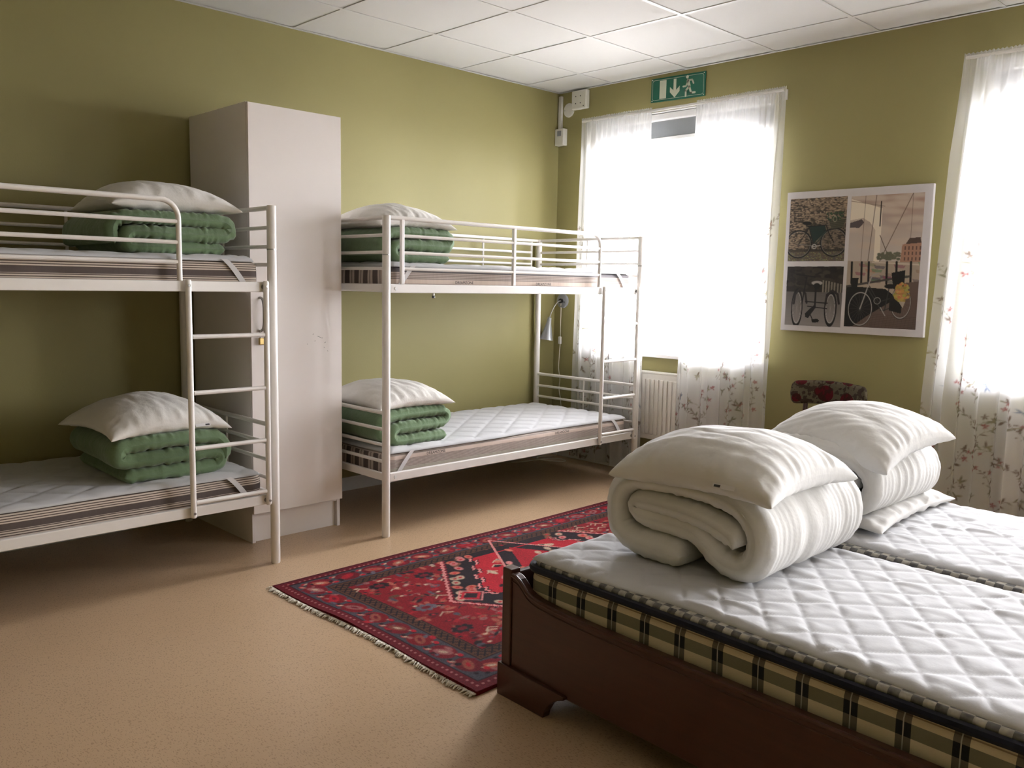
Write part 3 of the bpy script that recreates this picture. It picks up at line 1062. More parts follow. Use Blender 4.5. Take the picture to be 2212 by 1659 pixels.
def photoC():
    u0, u1, v0, v1 = .472, .955, .055, .955
    x0, x1, y0, y1 = PX(u0), PX(u1), PY(v0), PY(v1)
    w_, h_ = x1 - x0, y1 - y0
    S = lambda a, b: (x0 + a * w_, y0 + b * h_)
    sl = region(u0, u1, v0, v1)
    nyv, nxv = r.img[sl].shape[:2]
    ty = np.linspace(0, 1, nyv)[:, None, None]
    tx = np.linspace(0, 1, nxv)[None, :, None]
    top = np.array(lin(178, 150, 130)); rt = np.array(lin(176, 134, 108)); low = np.array(lin(200, 184, 168))
    r.img[sl] = (top * (1 - tx) + rt * tx) * (1 - np.clip(ty * 2.6, 0, 1)) + low * np.clip(ty * 2.6, 0, 1)
    for _ in range(30):
        r.ell(*S(g.uniform(0, 1), g.uniform(0, .4)), w_ * .22, h_ * .03, lin(206, 184, 162), .1, .15)
    BE = lin(244, 228, 200); D = lin(18, 15, 15); BRN_ = lin(96, 74, 60)
    # drawbridge portal
    r.poly([S(0, .02), S(.44, .10), S(.44, .62), S(.36, .62), S(.36, .26), S(.28, .20), S(.18, .165), S(0, .18)], BE, .9)
    r.poly([S(0, .20), S(.16, .175), S(.20, .20), S(.13, .24), S(0, .235)], lin(84, 72, 72))
    r.line([S(0, .035), S(.47, .085)], .002, lin(160, 138, 116))
    r.line([S(.20, 0), S(.185, .55)], .0012, BRN_)
    r.line([S(.35, 0), S(.27, .60)], .0018, BRN_)
    r.line([S(.84, 0), S(.52, .40), S(.42, .53)], .0020, lin(110, 82, 66))
    r.line([S(.84, 0), S(.845, .50)], .0011, BRN_)
    r.line([S(.43, .30), S(.58, .48)], .0020, BRN_)
    r.line([S(.42, .05), S(.42, .23)], .0035, lin(60, 46, 40))
    # far bank
    for _ in range(60):
        r.ell(*S(g.uniform(.42, .72), g.uniform(.43, .48)), .010, .007, lin(104, 104, 78), 0, .7)
    r.poly([S(.78, .37), S(.83, .325), S(.97, .32), S(.99, .37)], lin(84, 62, 52))
    r.poly([S(.74, .37), S(1, .36), S(1, .52), S(.72, .52)], lin(178, 128, 98))
    for k in range(5):
        for m in range(3):
            r.poly([S(.77 + k * .05, .385 + m * .04), S(.79 + k * .05, .385 + m * .04), S(.79 + k * .05, .41 + m * .04), S(.77 + k * .05, .41 + m * .04)], lin(110, 78, 62))
    r.poly([S(0, .49), S(1, .50), S(1, .75), S(0, .70)], lin(176, 156, 132))
    r.line([S(.35, .50), S(1, .52)], .004, lin(206, 186, 160))
    for _ in range(22):
        a, b = g.uniform(0, 1), g.uniform(.49, .64)
        r.poly([S(a, b), S(a + .16, b + .01), S(a + .14, b + .03), S(a + .02, b + .025)], lin(int(g.uniform(40, 200)), int(g.uniform(40, 150)), 90), .6)
    for a in (.06, .20, .30, .55, .68, .87):
        r.line([S(a, .50), S(a + .01, .66)], .006, D)
    # railing, dark water, quay
    r.poly([S(0, .68), S(.55, .70), S(.66, .74), S(.60, .93), S(.05, 1), S(0, 1)], D)
    r.poly([S(.10, 1), S(.34, .90), S(.62, .80), S(.70, .66), S(1, .64), S(1, 1)], lin(104, 82, 70))
    for k in range(12):
        b = .86 + k * .013
        r.line([S(.36, b + .03), S(1, b + .045)], .0010, lin(64, 48, 42), .8)
    for k in range(14):
        a = .36 + k * .05
        r.line([S(a, .90), S(a - .03, 1)], .0009, lin(64, 48, 42), .6)
    r.line([S(0, .685), S(.62, .625), S(.86, .605)], .0062, lin(74, 66, 62))
    r.poly([S(.06, .62), S(.17, .62), S(.15, .73), S(.08, .73)], D)
    r.poly([S(.62, .58), S(.80, .56), S(.80, .70), S(.66, .70)], D)
    # bicycle
    TI = lin(166, 158, 150)
    for cx, cyv, rx, ry in ((.215, .855, .165, .125), (.77, .80, .13, .115)):
        c = S(cx, cyv)
        r.ring(c[0], c[1], rx * w_, ry * h_, .0026, TI)
        r.ring(c[0], c[1], rx * w_ * 1.05, ry * h_ * 1.05, .0014, D)
        for k in range(9):
            a = k * math.pi / 9
            r.seg(c[0] - math.cos(a) * rx * w_, c[1] - math.sin(a) * ry * h_, c[0] + math.cos(a) * rx * w_, c[1] + math.sin(a) * ry * h_, .0005, TI, .45)
    FR = lin(52, 50, 50)
    r.line([S(.215, .855), S(.30, .70), S(.32, .66), S(.36, .60), S(.44, .585)], .0030, TI)
    r.line([S(.31, .70), S(.50, .85)], .0030, FR)
    r.line([S(.33, .68), S(.47, .80), S(.62, .77)], .0024, FR)
    r.line([S(.60, .70), S(.56, .86), S(.50, .86)], .003, FR)
    r.line([S(.56, .86), S(.77, .80)], .0026, FR)
    r.line([S(.50, .84), S(.57, .90)], .0024, TI)
    r.ell(*S(.62, .68), w_ * .085, h_ * .018, D)
    r.ring(*S(.45, .79), .018, .018, .0016, TI, .8)
    r.poly([S(.62, .74), S(.80, .76), S(.78, .88), S(.62, .86)], lin(24, 22, 22))
    for _ in range(110):
        a = g.uniform(0, 6.28); q = g.random() ** .5
        r.ell(*S(.775 + .10 * q * math.cos(a), .725 + .068 * q * math.sin(a)), .0085, .0075, lin(int(g.uniform(150, 214)), int(g.uniform(110, 168)), int(g.uniform(30, 66))), 0, .85)
    r.poly([S(.74, .79), S(.83, .79), S(.80, .84)], lin(190, 172, 150), .8)


clipdraw(.028, .447, .05, .50, photoA)
clipdraw(.030, .452, .535, .965, photoB)
clipdraw(.472, .955, .055, .955, photoC)
CY0, CZ1 = -1.918, 1.897
t_ = thing('wall_picture', 'white-edged canvas with three bicycle photographs on the wall', 'picture', (-0.015, CY0 - CW / 2, CZ1 - CH))
MB().box(-0.028, -0.0005, CY0 - CW, CY0, CZ1 - CH, CZ1).build('canvas', M_CANVAS, t_, bevel=0.002)
for (u0, u1, v0, v1, nm) in ((.028, .447, .05, .50, 'top'), (.030, .452, .535, .965, 'low'), (.472, .955, .055, .955, 'tall')):
    sl = region(u0, u1, v0, v1)
    sub = r.img[sl]
    ny_, nx_ = sub.shape[:2]
    jj, ii = np.meshgrid(np.arange(sl[0].start, sl[0].start + ny_), np.arange(sl[1].start, sl[1].start + nx_), indexing='ij')
    V = np.stack([np.full(ii.shape, -0.0286), CY0 - ii * r.c, CZ1 - jj * r.c], -1).reshape(-1, 3)
    o = mesh('photo_print', V, gridfaces(ny_, nx_), M_PRINT, t_)
    grey = sub.mean(-1, keepdims=True)
    set_colors(o, 'photo', ((sub * .82 + grey * .18) * .88).reshape(-1, 3))
    o['label'] = {'top': 'photo of a bicycle against a stone wall', 'low': 'dark photo of a tricycle', 'tall': 'photo of a bicycle by a canal drawbridge'}[nm]

# ------------------------------------------------------------------ rug
RX0, RX1, RY0, RY1 = -3.122, -0.823, -2.605, -1.283
LW, LH = RX1 - RX0, RY1 - RY0
ras = Raster(LW, LH, 0.005, lin(120, 22, 32))
r = ras
g = np.random.default_rng(21)
X, Y = np.meshgrid(r.X, r.Y)
d = np.minimum(np.minimum(X, LW - X), np.minimum(Y, LH - Y))         # distance to the edge
BLK, RED, DRED, PINK, SAL, GRY, BRW, ORG_, CRM = (np.array(lin(*c)) for c in ((34, 22, 28), (176, 26, 40), (112, 18, 30), (206, 128, 124), (196, 104, 84), (92, 88, 98), (110, 72, 50), (224, 118, 56), (206, 176, 150)))
im = r.img
im[:] = RED * .62
def put(mask, col):
    im[mask] = col
put(d < .055, DRED * .75)
dots = (np.sin(X * 2 * np.pi / .026) > .3) & (np.sin(Y * 2 * np.pi / .026) > .3) & (d > .018) & (d < .048)
put(dots, PINK * .55)
put((d > .050) & (d < .058), BLK)
put((d > .010) & (d < .015), BLK)
put((d >= .058) & (d < .168), GRY * .55)
put((d >= .168) & (d < .175), BLK)
put((d >= .175) & (d < .228), BRW * .55)
zig = np.abs(((X + Y) / .035) % 1 - .5) < .18
zag = np.abs(((X - Y) / .035) % 1 - .5) < .18
put((d >= .182) & (d < .222) & (zig | zag), BLK)
put((d >= .228) & (d < .235), BLK)
# main border motifs
per = []
for side in range(4):
    L = LW if side in (0, 2) else LH
    n = int((L - .2) / .135)
    for k in range(n):
        s_ = .1 + (k + .5) * (L - .2) / n
        p = {0: (s_, .113), 1: (LW - .113, s_), 2: (s_, LH - .113), 3: (.113, s_)}[side]
        per.append((p, 0 if side in (0, 2) else 1, k))
for (px, py), rot, k in per:
    a = 0 if rot == 0 else math.pi / 2
    kk_ = int(g.integers(0, 9))
    r.ell(px, py, .060, .047, [DRED * .9, RED * .45, DRED * 1.1][kk_ % 3], a)
    for q in range(4):
        r.ell(px + g.uniform(-.05, .05), py + g.uniform(-.04, .04), g.uniform(.008, .022), g.uniform(.006, .012), [BLK, RED * .9, GRY, DRED, PINK * .5][int(g.integers(0, 5))], g.uniform(0, 3), .85)
    r.ell(px, py, .040, .020, [SAL * .55, PINK * .45, SAL * .7, RED * .8, SAL * .5, PINK * .55, ORG_ * .8, RED * .9, SAL * .4][kk_], a + (.45 if k % 2 else -.45))
    r.ell(px, py, .018, .008, [RED, DRED, CRM * .8][kk_ % 3], a + (.45 if k % 2 else -.45))
    for q in (-1, 1):
        dx, dy = (.062 * q, .03 * q) if rot == 0 else (.03 * q, .062 * q)
        r.ell(px + dx, py - dy, .014, .010, RED, a)
        r.ell(px + dx * .8, py + dy * 1.1, .010, .008, BLK, a)
        r.ell(px - dx * .9, py + dy * .9, .012, .005, CRM * .8, a + .6)
# field and medallion
field = d >= .235
put(field, RED * .50)
for _ in range(1150):
    px, py = g.uniform(.24, LW - .24), g.uniform(.24, LH - .24)
    col = [SAL * .55, PINK * .42, RED * .75, DRED, BLK, SAL * .7, BRW * .8, SAL * .45, RED * .5, DRED * .7, GRY * .7][g.integers(0, 11)]
    r.ell(px, py, g.uniform(.010, .028), g.uniform(.007, .015), col, g.choice([0, .5, -.5, 1.57]), .9)
    if g.random() < .4:
        r.ell(px, py, .010, .006, [BLK, CRM, RED][g.integers(0, 3)], 0)
for _ in range(140):
    px, py = g.uniform(.25, LW - .25), g.uniform(.25, LH - .25)
    q = g.uniform(.015, .035)
    r.line([(px - q, py), (px, py + q * .7), (px + q, py)], .003, [BLK, CRM * .8][g.integers(0, 2)])
for px, py in ((.34, LH / 2 + .35), (.57, LH / 2 + .33), (.30, LH / 2 - .24), (.33, LH / 2 + .02), (.60, LH / 2 - .35)):
    for k in range(8):
        a = k * math.pi / 4
        r.ell(px + .035 * math.cos(a), py + .022 * math.sin(a), .016, .012, BLK if py != LH / 2 + .02 else GRY, a)
    r.ell(px, py, .022, .014, DRED)
cx, cyy = LW / 2, LH / 2
ax, ay = np.abs(X - cx), np.abs(Y - cyy)
ztooth = .010 * np.abs(((Y / .028) % 1) - .5) * 2
def hexd(tip, slope):                       # >0 inside
    return (tip - ax - ay * slope)
o_ = hexd(cx - .447, .70) + ztooth
inside = (o_ > 0) & (d > .235)
save = im.copy()
put(inside, BLK)
put((o_ > 0) & (o_ < .016) & field, PINK * .95)
put((o_ > .016) & (o_ < .026) & field, DRED)
i_ = hexd(cx - .447 - .20, .70) + np.where((np.floor(Y / .05) % 2) == 0, .03, 0) + ztooth
# flowers on the black ring
for _ in range(420):
    px, py = g.uniform(.3, LW - .3), g.uniform(.24, LH - .24)
    hh = (cx - .447) - abs(px - cx) - abs(py - cyy) * .70
    if .05 < hh < .17:
        r.ell(px, py, .026, .019, [SAL * .85, PINK * .8, CRM * .7, BRW * 1.2][g.integers(0, 4)], g.uniform(0, 3), .95)
        r.ell(px, py, .010, .008, RED, 0)
ins2 = (i_ > 0) & (d > .29)
put(ins2, RED * .95)
put((i_ > 0) & (i_ < .014) & (d > .29), PINK)
put((i_ > .014) & (i_ < .022) & (d > .29), BLK)
for _ in range(170):
    px, py = g.uniform(.55, LW - .55), g.uniform(.3, LH - .3)
    hh = (cx - .68) - abs(px - cx) - abs(py - cyy) * .70
    if hh > .03:
        r.ell(px, py, g.uniform(.012, .034), g.uniform(.009, .02), [PINK * .9, SAL, DRED, BLK, GRY, CRM * .8][g.integers(0, 6)], g.choice([0, .6, 1.57]), .9)
        if g.random() < .5:
            r.line([(px - .03, py), (px, py + .02), (px + .03, py)], .003, CRM * .85)
i3 = hexd(.34, .62)
put((i3 > 0) & (d > .3), BLK)
put((i3 > 0) & (i3 < .014), PINK)
put(hexd(.24, .62) > 0, RED * .8)
for _ in range(60):
    px, py = cx + g.uniform(-.3, .3), cyy + g.uniform(-.4, .4)
    if .34 - abs(px - cx) - abs(py - cyy) * .62 > .03:
        r.ell(px, py, .024, .016, [SAL, PINK, CRM * .7, BLK][g.integers(0, 4)], g.uniform(0, 3), .9)
# lozenge of hooks at the medallion tips
for sx in (-1, 1):
    px = cx + sx * (cx - .447 - .11)
    r.line([(px - .05, cyy), (px, cyy + .045), (px + .05, cyy), (px, cyy - .045), (px - .05, cyy)], .006, RED * 1.1)
    r.line([(px - .07, cyy + .0), (px, cyy + .07), (px + .07, cyy), (px, cyy - .07), (px - .07, cyy)], .0035, PINK)
im *= (0.72 + 0.42 * g.random(im.shape[:2]))[..., None]
im *= 1 + .10 * np.sin(X * 31 + 2 * np.sin(X * 7))[..., None] * 0.6
wv = waves(5, 6, 3, 9)
ex = 0.010 * np.sin(Y * 6 + 1) * np.exp(-X * 4)
P = np.stack([RX0 + X - ex, RY0 + Y + .006 * np.sin(X * 3.2), 0.010 + 0.0025 * (wv(X, Y) + 1) * .5 + 0.006 * np.exp(-X * 14) * np.clip(np.sin(Y * 9 + .5), 0, 1)], -1)
ny_, nx_ = P.shape[:2]
idx = np.concatenate([np.arange(nx_), np.arange(1, ny_) * nx_ + nx_ - 1, (ny_ - 1) * nx_ + np.arange(nx_ - 2, -1, -1), np.arange(ny_ - 2, 0, -1) * nx_])
V = P.reshape(-1, 3)
low = V[idx].copy()
low[:, 2] = 0.0008
nb = len(V)
k = np.arange(len(idx))
Fs = np.stack([idx, nb + k, nb + (k + 1) % len(idx), idx[(k + 1) % len(idx)]], -1)
t_ = thing('rug', 'red patterned oriental rug with black medallion and white fringe on the floor', 'rug', (-1.97, -1.944, 0))
o = mesh('pile', np.concatenate([V, low]), np.concatenate([gridfaces(ny_, nx_), Fs]), M_RUG, t_, smooth=False)
set_colors(o, 'weave', np.concatenate([im.reshape(-1, 3), np.tile(DRED * .8, (len(idx), 1))]))
for side in (0, 1):
    fb = MB()
    gg = random.Random(side)
    yv = RY0 + .004
    while yv < RY1 - .004:
        xe = RX0 - 0.010 * math.sin((yv - RY0) * 6 + 1) * -1 if False else RX0 - 0.010 * math.sin((yv - RY0) * 6 + 1)
        if side:
            xe = RX1
        L = gg.uniform(.012, .030) * (1 if side == 0 else .8)
        sg = -1 if side == 0 else 1
        a = gg.uniform(-.012, .012)
        fb.tube([(xe - sg * .004, yv, .006), (xe + sg * L * .5, yv + a * .5, .0065 + gg.uniform(0, .003)), (xe + sg * L, yv + a, .003)], [.0028, .0032, .0015], 4)
        yv += gg.uniform(.004, .0065)
    o = fb.build('fringe', M_FRINGE, t_)
    o['kind'] = 'stuff'
    o['label'] = 'ivory fringe'

# ------------------------------------------------------------------ wardrobe
WX0, WX1, WYF, WYB, WH = -2.883, -2.369, -0.669, -0.030, 2.158
t_ = thing('wardrobe', 'tall narrow pale grey wardrobe between the two bunk beds', 'wardrobe', ((WX0 + WX1) / 2, (WYF + WYB) / 2, 0))
for xa in (WX0, WX1 - 0.018):
    MB().box(xa, xa + 0.018, WYF + 0.022, WYB, 0.0, WH).build('side_panel', M_LAM, t_, bevel=0.001)
MB().box(WX0 + .0185, WX1 - .0185, WYF + 0.024, WYB, WH - 0.02, WH - 0.002).build('top_panel', M_LAM, t_)
MB().box(WX0 + .0185, WX1 - .0185, WYB - .006, WYB, 0.12, WH - .021).build('back_panel', M_LAM, t_)
MB().box(WX0 + .0185, WX1 - .0185, WYF + .024, WYB - .007, 0.14, 0.156).build('bottom_panel', M_LAM, t_)
MB().box(WX0 + .0185, WX1 - .0185, WYF + .045, WYF + .061, 0.0, 0.139).build('plinth', M_LAM, t_)
door = MB().box(WX0 - .001, WX1 + .001, WYF, WYF + 0.018, 0.153, WH - 0.004).build('door', M_LAM, t_, bevel=0.0012)
hx = -2.834
MB().tube(smooth_path([(hx, WYF, 1.232), (hx, WYF - .022, 1.225), (hx, WYF - .034, 1.195), (hx, WYF - .036, 1.15), (hx, WYF - .034, 1.105), (hx, WYF - .022, 1.076), (hx, WYF, 1.068)]), 0.006, 8).build('handle', M_STEEL, door, True)
for k, (dx, dz, L, a) in enumerate([(-.17, 1.045, .008, .8), (-.135, 1.03, .022, -.35), (-.118, 1.024, .008, -.1), (-.10, 1.0, .009, .5), (-.16, 1.01, .005, .3), (-.105, .975, .006, -.3), (-.085, .955, .007, -.9), (-.205, .995, .004, .2)]):
    cx_ = WX1 + dx
    c_, s_ = math.cos(a) * L / 2, math.sin(a) * L / 2
    MB().tube([(cx_ - c_, WYF - .0003, dz - s_), (cx_ + c_, WYF - .0003, dz + s_)], 0.0009, 5).build('scuff_mark', M_DARK, door)
t_ = thing('padlock', 'small brass padlock hanging from the wardrobe handle', 'padlock', (hx, WYF - .02, 1.0))
MB().tube(smooth_path([(hx - .011, WYF - .018, 1.035), (hx - .011, WYF - .018, 1.066), (hx - .002, WYF - .022, 1.079), (hx + .009, WYF - .022, 1.064), (hx + .011, WYF - .018, 1.035)]), 0.0032, 8).build('shackle', M_STEEL, t_, True)
MB().box(hx - .019, hx + .019, WYF - .026, WYF - .010, 1.002, 1.037).build('lock_body', M_BRASS, t_, bevel=0.004)

# ------------------------------------------------------------------ bunk beds
BX0, BX1, BY0, BY1, BH = -2.310, -0.228, -0.986, -0.042, 1.650
BARS_UP = (1.640, 1.553, 1.468, 1.387)
BARS_LO = (0.650, 0.563, 0.482, 0.395)
def make_bunk():
    t_ = thing('bunk_bed', 'cream metal bunk bed standing in the corner by the window', 'bunk bed', ((BX0 + BX1) / 2, (BY0 + BY1) / 2, 0), 'metal bunk beds')
    for x in (BX0, BX1):
        for y in (BY0, BY1):
            p = MB().tube([(x, y, 0.0), (x, y, 0.004), (x, y, BH - .004), (x, y, BH)], [.019, .021, .021, .019], 18).build('post', M_METAL, t_, True, angle=40)
            MB().tube([(x, y, 1.452), (x, y, 1.458)], .0218, 18).build('joint_ring', M_STEEL if y == BY0 else M_METAL, p, True, angle=40)
    for z0, z1 in ((0.290, 0.335), (1.264, 1.309)):
        for y in (BY0, BY1):
            rl = MB().box(BX0 + .020, BX1 - .020, y - .011, y + .011, z0, z1).build('side_rail', M_METAL, t_, bevel=0.003)
            sg = -1 if y == BY0 else 1
            for x in (BX0 + .052, BX1 - .052):
                MB().tube([(x, y + sg * .0112, (z0 + z1) / 2), (x, y + sg * .0150, (z0 + z1) / 2)], .0095, 12).build('bolt', M_STEEL if x > -1 else M_WHITE, rl, True, angle=40)
        n = 11
        for k in range(n):
            xx = BX0 + .12 + (BX1 - BX0 - .24) * k / (n - 1)
            MB().box(xx - .025, xx + .025, BY0 + .0115, BY1 - .0115, z0 + .0005, z0 + .0039).build('slat', M_METAL, t_)
    for x in (BX0, BX1):
        for z in BARS_UP + BARS_LO:
            MB().tube([(x, BY0 + .019, z), (x, BY1 - .019, z)], .0108 if z in (BARS_UP[0], BARS_LO[0]) else .0088, 10).build('end_bar', M_METAL, t_, True)
        for z0, z1 in ((0.295, 0.335), (1.269, 1.309)):
            MB().box(x - .010, x + .010, BY0 + .019, BY1 - .019, z0, z1).build('end_rail', M_METAL, t_, bevel=0.004)
        ym = (BY0 + BY1) / 2
        for zz in ((BARS_UP[0] - .010, 1.309), (BARS_LO[0] - .010, .335)):
            MB().tube([(x, ym, zz[0]), (x, ym, zz[1])], .0055, 8).build('end_upright', M_METAL, t_, True)
    # front guard rail with its rounded end
    xe = BX1 - .425
    zt, zb = BARS_UP[0], 1.309
    path = [(BX0 + .019, BY0, zt), (xe - .075, BY0, zt)]
    for a in np.linspace(0, math.pi / 2, 8)[1:]:
        path.append((xe - .075 + .075 * math.sin(a), BY0, zt - .075 + .075 * math.cos(a)))
    path.append((xe, BY0, zb))
    MB().tube(path, .0112, 12).build('guard_rail', M_METAL, t_, True)
    for z in BARS_UP[1:]:
        MB().tube([(BX0 + .10, BY0, z), (xe - .008, BY0, z)], .0088, 10).build('guard_bar', M_METAL, t_, True)
    for x in (BX0 + .098, BX0 + .895):
        MB().box(x - .010, x + .010, BY0 - .009, BY0 + .009, zb, zt - .004).build('guard_upright', M_METAL, t_, bevel=0.003)
    # rear guard
    MB().tube([(BX0 + .019, BY1, zt), (BX1 - .019, BY1, zt)], .0108, 10).build('rear_guard_bar', M_METAL, t_, True)
    for z in BARS_UP[1:3]:
        MB().tube([(BX0 + .085, BY1, z), (BX1 - .085, BY1, z)], .0088, 10).build('rear_guard_bar', M_METAL, t_, True)
    for x in (BX0 + .083, BX0 + .76, BX1 - .566, BX1 - .083):
        MB().tube([(x, BY1, zt - .008), (x, BY1, zb)], .0075, 8).build('rear_guard_upright', M_METAL, t_, True)
    # ladder
    yl = BY0 - .026
    for x in (BX1 - .401, BX1 - .045):
        lr = MB().tube([(x, yl, .292), (x, yl, .298), (x, yl, 1.308), (x, yl, 1.314)], [.010, .0125, .0125, .010], 14).build('ladder_rail', M_METAL, t_, True, angle=45)
        for z in (.312, 1.290):
            MB().tube([(x, yl - .0115, z), (x, yl - .0145, z)], .0058, 10).build('screw', M_STEEL, lr, True, angle=40)
    for z in (1.074, .834, .594, .357):
        MB().tube([(BX1 - .389, yl, z), (BX1 - .057, yl, z)], .0098, 12).build('rung', M_METAL, t_, True)
    return t_


bunkR = make_bunk()
BDX = -2.943 - BX1
bunkL = copy_tree(bunkR, None, (BDX, 0, 0))
bunkL['label'] = 'cream metal bunk bed cut by the photo edge, standing before the wardrobe side'
t_ = thing('spring_clip', 'small black clip hanging under the upper rail of the corner bunk', 'clip', (-2.005, BY0, 1.236))
MB().tube([(-2.005, BY0, 1.263), (-2.005, BY0, 1.252)], .005, 10).build('pin', M_STEEL, t_, True)
MB().box(-2.012, -1.998, BY0 - .006, BY0 + .006, 1.238, 1.252).build('jaw', M_DARK, t_, bevel=0.003)


def rr_outline(x0, x1, y0, y1, rad, step):
    pts = []
    def lin_(a, b):
        n = max(2, int(np.hypot(b[0] - a[0], b[1] - a[1]) / step))
        for k in range(n):
            t = k / n
            pts.append((a[0] + (b[0] - a[0]) * t, a[1] + (b[1] - a[1]) * t))
    def arc(cx, cy, a0):
        for k in range(8):
            a = a0 + math.pi / 2 * k / 8
            pts.append((cx + rad * math.cos(a), cy + rad * math.sin(a)))
    lin_((x0 + rad, y0), (x1 - rad, y0)); arc(x1 - rad, y0 + rad, -math.pi / 2)
    lin_((x1, y0 + rad), (x1, y1 - rad)); arc(x1 - rad, y1 - rad, 0)
    lin_((x1 - rad, y1), (x0 + rad, y1)); arc(x0 + rad, y1 - rad, math.pi / 2)
    lin_((x0, y1 - rad), (x0, y0 + rad)); arc(x0 + rad, y0 + rad, math.pi)
    return np.array(pts)


def slab(name, x0, x1, y0, y1, z0, z1, mat, seed, rad=0.05, edge=0.03, wr=0.004, parent=None, nz=12, puck=34.0):
    """soft rounded slab (mattress body) with puckered sides"""
    ol = rr_outline(x0, x1, y0, y1, rad, 0.018)
    n = len(ol)
    nrm = np.roll(ol, -1, 0) - np.roll(ol, 1, 0)
    nrm = np.stack([nrm[:, 1], -nrm[:, 0]], -1)
    nrm /= np.linalg.norm(nrm, axis=1, keepdims=True)
    s_ = np.concatenate([[0], np.cumsum(np.linalg.norm(np.diff(ol, axis=0), axis=1))])
    wv = waves(seed, 8, 8, puck, (1, .25))
    V = []
    ts = np.linspace(0, 1, nz)
    for t in ts:
        z = z0 + (z1 - z0) * t
        e = min(z - z0, z1 - z)
        ins = edge * (1 - math.sqrt(max(0, 1 - (1 - min(1, e / edge)) ** 2))) if e < edge else 0.0
        off = -ins + wr * wv(s_, np.full(n, z * 3)) * (0.3 + 0.7 * math.sin(math.pi * t))
        V.append(np.column_stack([ol + nrm * off[:, None], np.full(n, z)]))
    V = np.concatenate(V)
    F = [tuple(f) for f in gridfaces(nz, n, True)]
    F.append(tuple(range(n - 1, -1, -1)))
    F.append(tuple((nz - 1) * n + k for k in range(n)))
    return mesh(name, V, F, mat, parent, smooth=True, angle=60)


def pad(name, label, x0, x1, y0, y1, zt, seed, cell=0.012, thick=0.016, amp=0.006, wrk=0.003, qs=0.10, parent=None, group=None, wavy=0.008, sag=None, wdir=0, mat=None):
    nx, ny = int((x1 - x0) / cell) + 1, int((y1 - y0) / cell) + 1
    u, v = np.meshgrid(np.linspace(0, 1, nx), np.linspace(0, 1, ny))
    w1, w2 = waves(seed, 5, 4, 14), waves(seed + 1, 5, 4, 14)
    x = x0 + (x1 - x0) * u
    y = y0 + (y1 - y0) * v
    eu, ev = np.minimum(u, 1 - u) * (x1 - x0), np.minimum(v, 1 - v) * (y1 - y0)
    e = np.minimum(eu, ev)
    X = x + wavy * w1(y, y * 0) * np.exp(-eu / .05) * np.sign(u - .5)
    Y = y + wavy * w2(x, x * 0) * np.exp(-ev / .05) * np.sign(v - .5)
    a = (0.62 * x - 0.78 * y) / qs
    b = (0.71 * x + 0.70 * y) / qs
    pf = np.minimum(np.abs(np.sin(np.pi * a)), np.abs(np.sin(np.pi * b)))
    pf = np.clip(pf * 1.5, 0, 1) ** 0.42
    aniso = (1.0, .22) if wdir == 0 else (.22, 1.0)
    wr = waves(seed + 2, 20, 40, 200, aniso)(x, y)
    wr = np.clip(wr, 0, 1.3) ** 1.2 * (0.45 + 0.45 * np.clip(waves(seed + 3, 5, 6, 16)(x, y) + .3, 0, 1.0))
    big = waves(seed + 4, 5, 3, 9)(x, y)
    z = zt + thick * (1 - np.exp(-e / .010)) + (amp * pf + wrk * wr * pf ** .5) * np.clip(e / .03, 0, 1) + .0025 * big * np.clip(e / .05, 0, 1)
    if sag is not None:
        z = z + sag(x, y)
    V = np.stack([X, Y, z], -1).reshape(-1, 3)
    idx = np.concatenate([np.arange(nx), np.arange(1, ny) * nx + nx - 1, (ny - 1) * nx + np.arange(nx - 2, -1, -1), np.arange(ny - 2, 0, -1) * nx])
    low = V[idx].copy()
    c = np.array([(x0 + x1) / 2, (y0 + y1) / 2])
    low[:, 2] -= 0.004
    low[:, :2] += (c - low[:, :2]) * 0.004
    nb = len(V)
    k = np.arange(len(idx))
    Fs = np.stack([idx, nb + k, nb + (k + 1) % len(idx), idx[(k + 1) % len(idx)]], -1)
    return mesh(name, np.concatenate([V, low]), np.concatenate([gridfaces(ny, nx), Fs]), mat or M_PAD, parent, smooth=True)


def strap(parent, x0, z0, x1, z1, y, wd_=0.030):
    n = 8
    V, F = [], []
    for k in range(n + 1):
        t = k / n
        x = x0 + (x1 - x0) * t
        z = z0 + (z1 - z0) * (t ** 1.25)
        yy = y - .004 * math.sin(math.pi * t)
        for q in (-1, 1):
            V.append((x + q * wd_ / 2, yy, z)); V.append((x + q * wd_ / 2, yy + .002, z))
    for k in range(n):
        a, b = 4 * k, 4 * (k + 1)
        F += [(a, a + 2, b + 2, b), (a + 1, b + 1, b + 3, a + 3), (a, b, b + 1, a + 1), (a + 2, a + 3, b + 3, b + 2)]
    return mesh('strap', V, F, M_STRAP, parent, smooth=False)


def lettering(parent, text, loc, size, axis='y', flip=False, tilt=0.0):
    cu = bpy.data.curves.new('lettering', 'FONT')
    cu.body = text
    cu.size = size
    cu.extrude = 0.0002
    cu.materials.append(M_INK)
    o = bpy.data.objects.new('lettering', cu)
    COL.objects.link(o)
    o.parent = parent
    o.location = Vector(loc) - ORG[parent]
    o.rotation_euler = (math.pi / 2, 0, 0)
    bpy.context.view_layer.update()
    me = bpy.data.meshes.new_from_object(o.evaluated_get(bpy.context.evaluated_depsgraph_get()))
    loc_ = o.location.copy()
    bpy.data.objects.remove(o)
    o = bpy.data.objects.new('lettering', me)
    COL.objects.link(o)
    o.parent = parent
    o.location = loc_
    o.rotation_euler = (math.pi / 2, 0, 0)
    return o


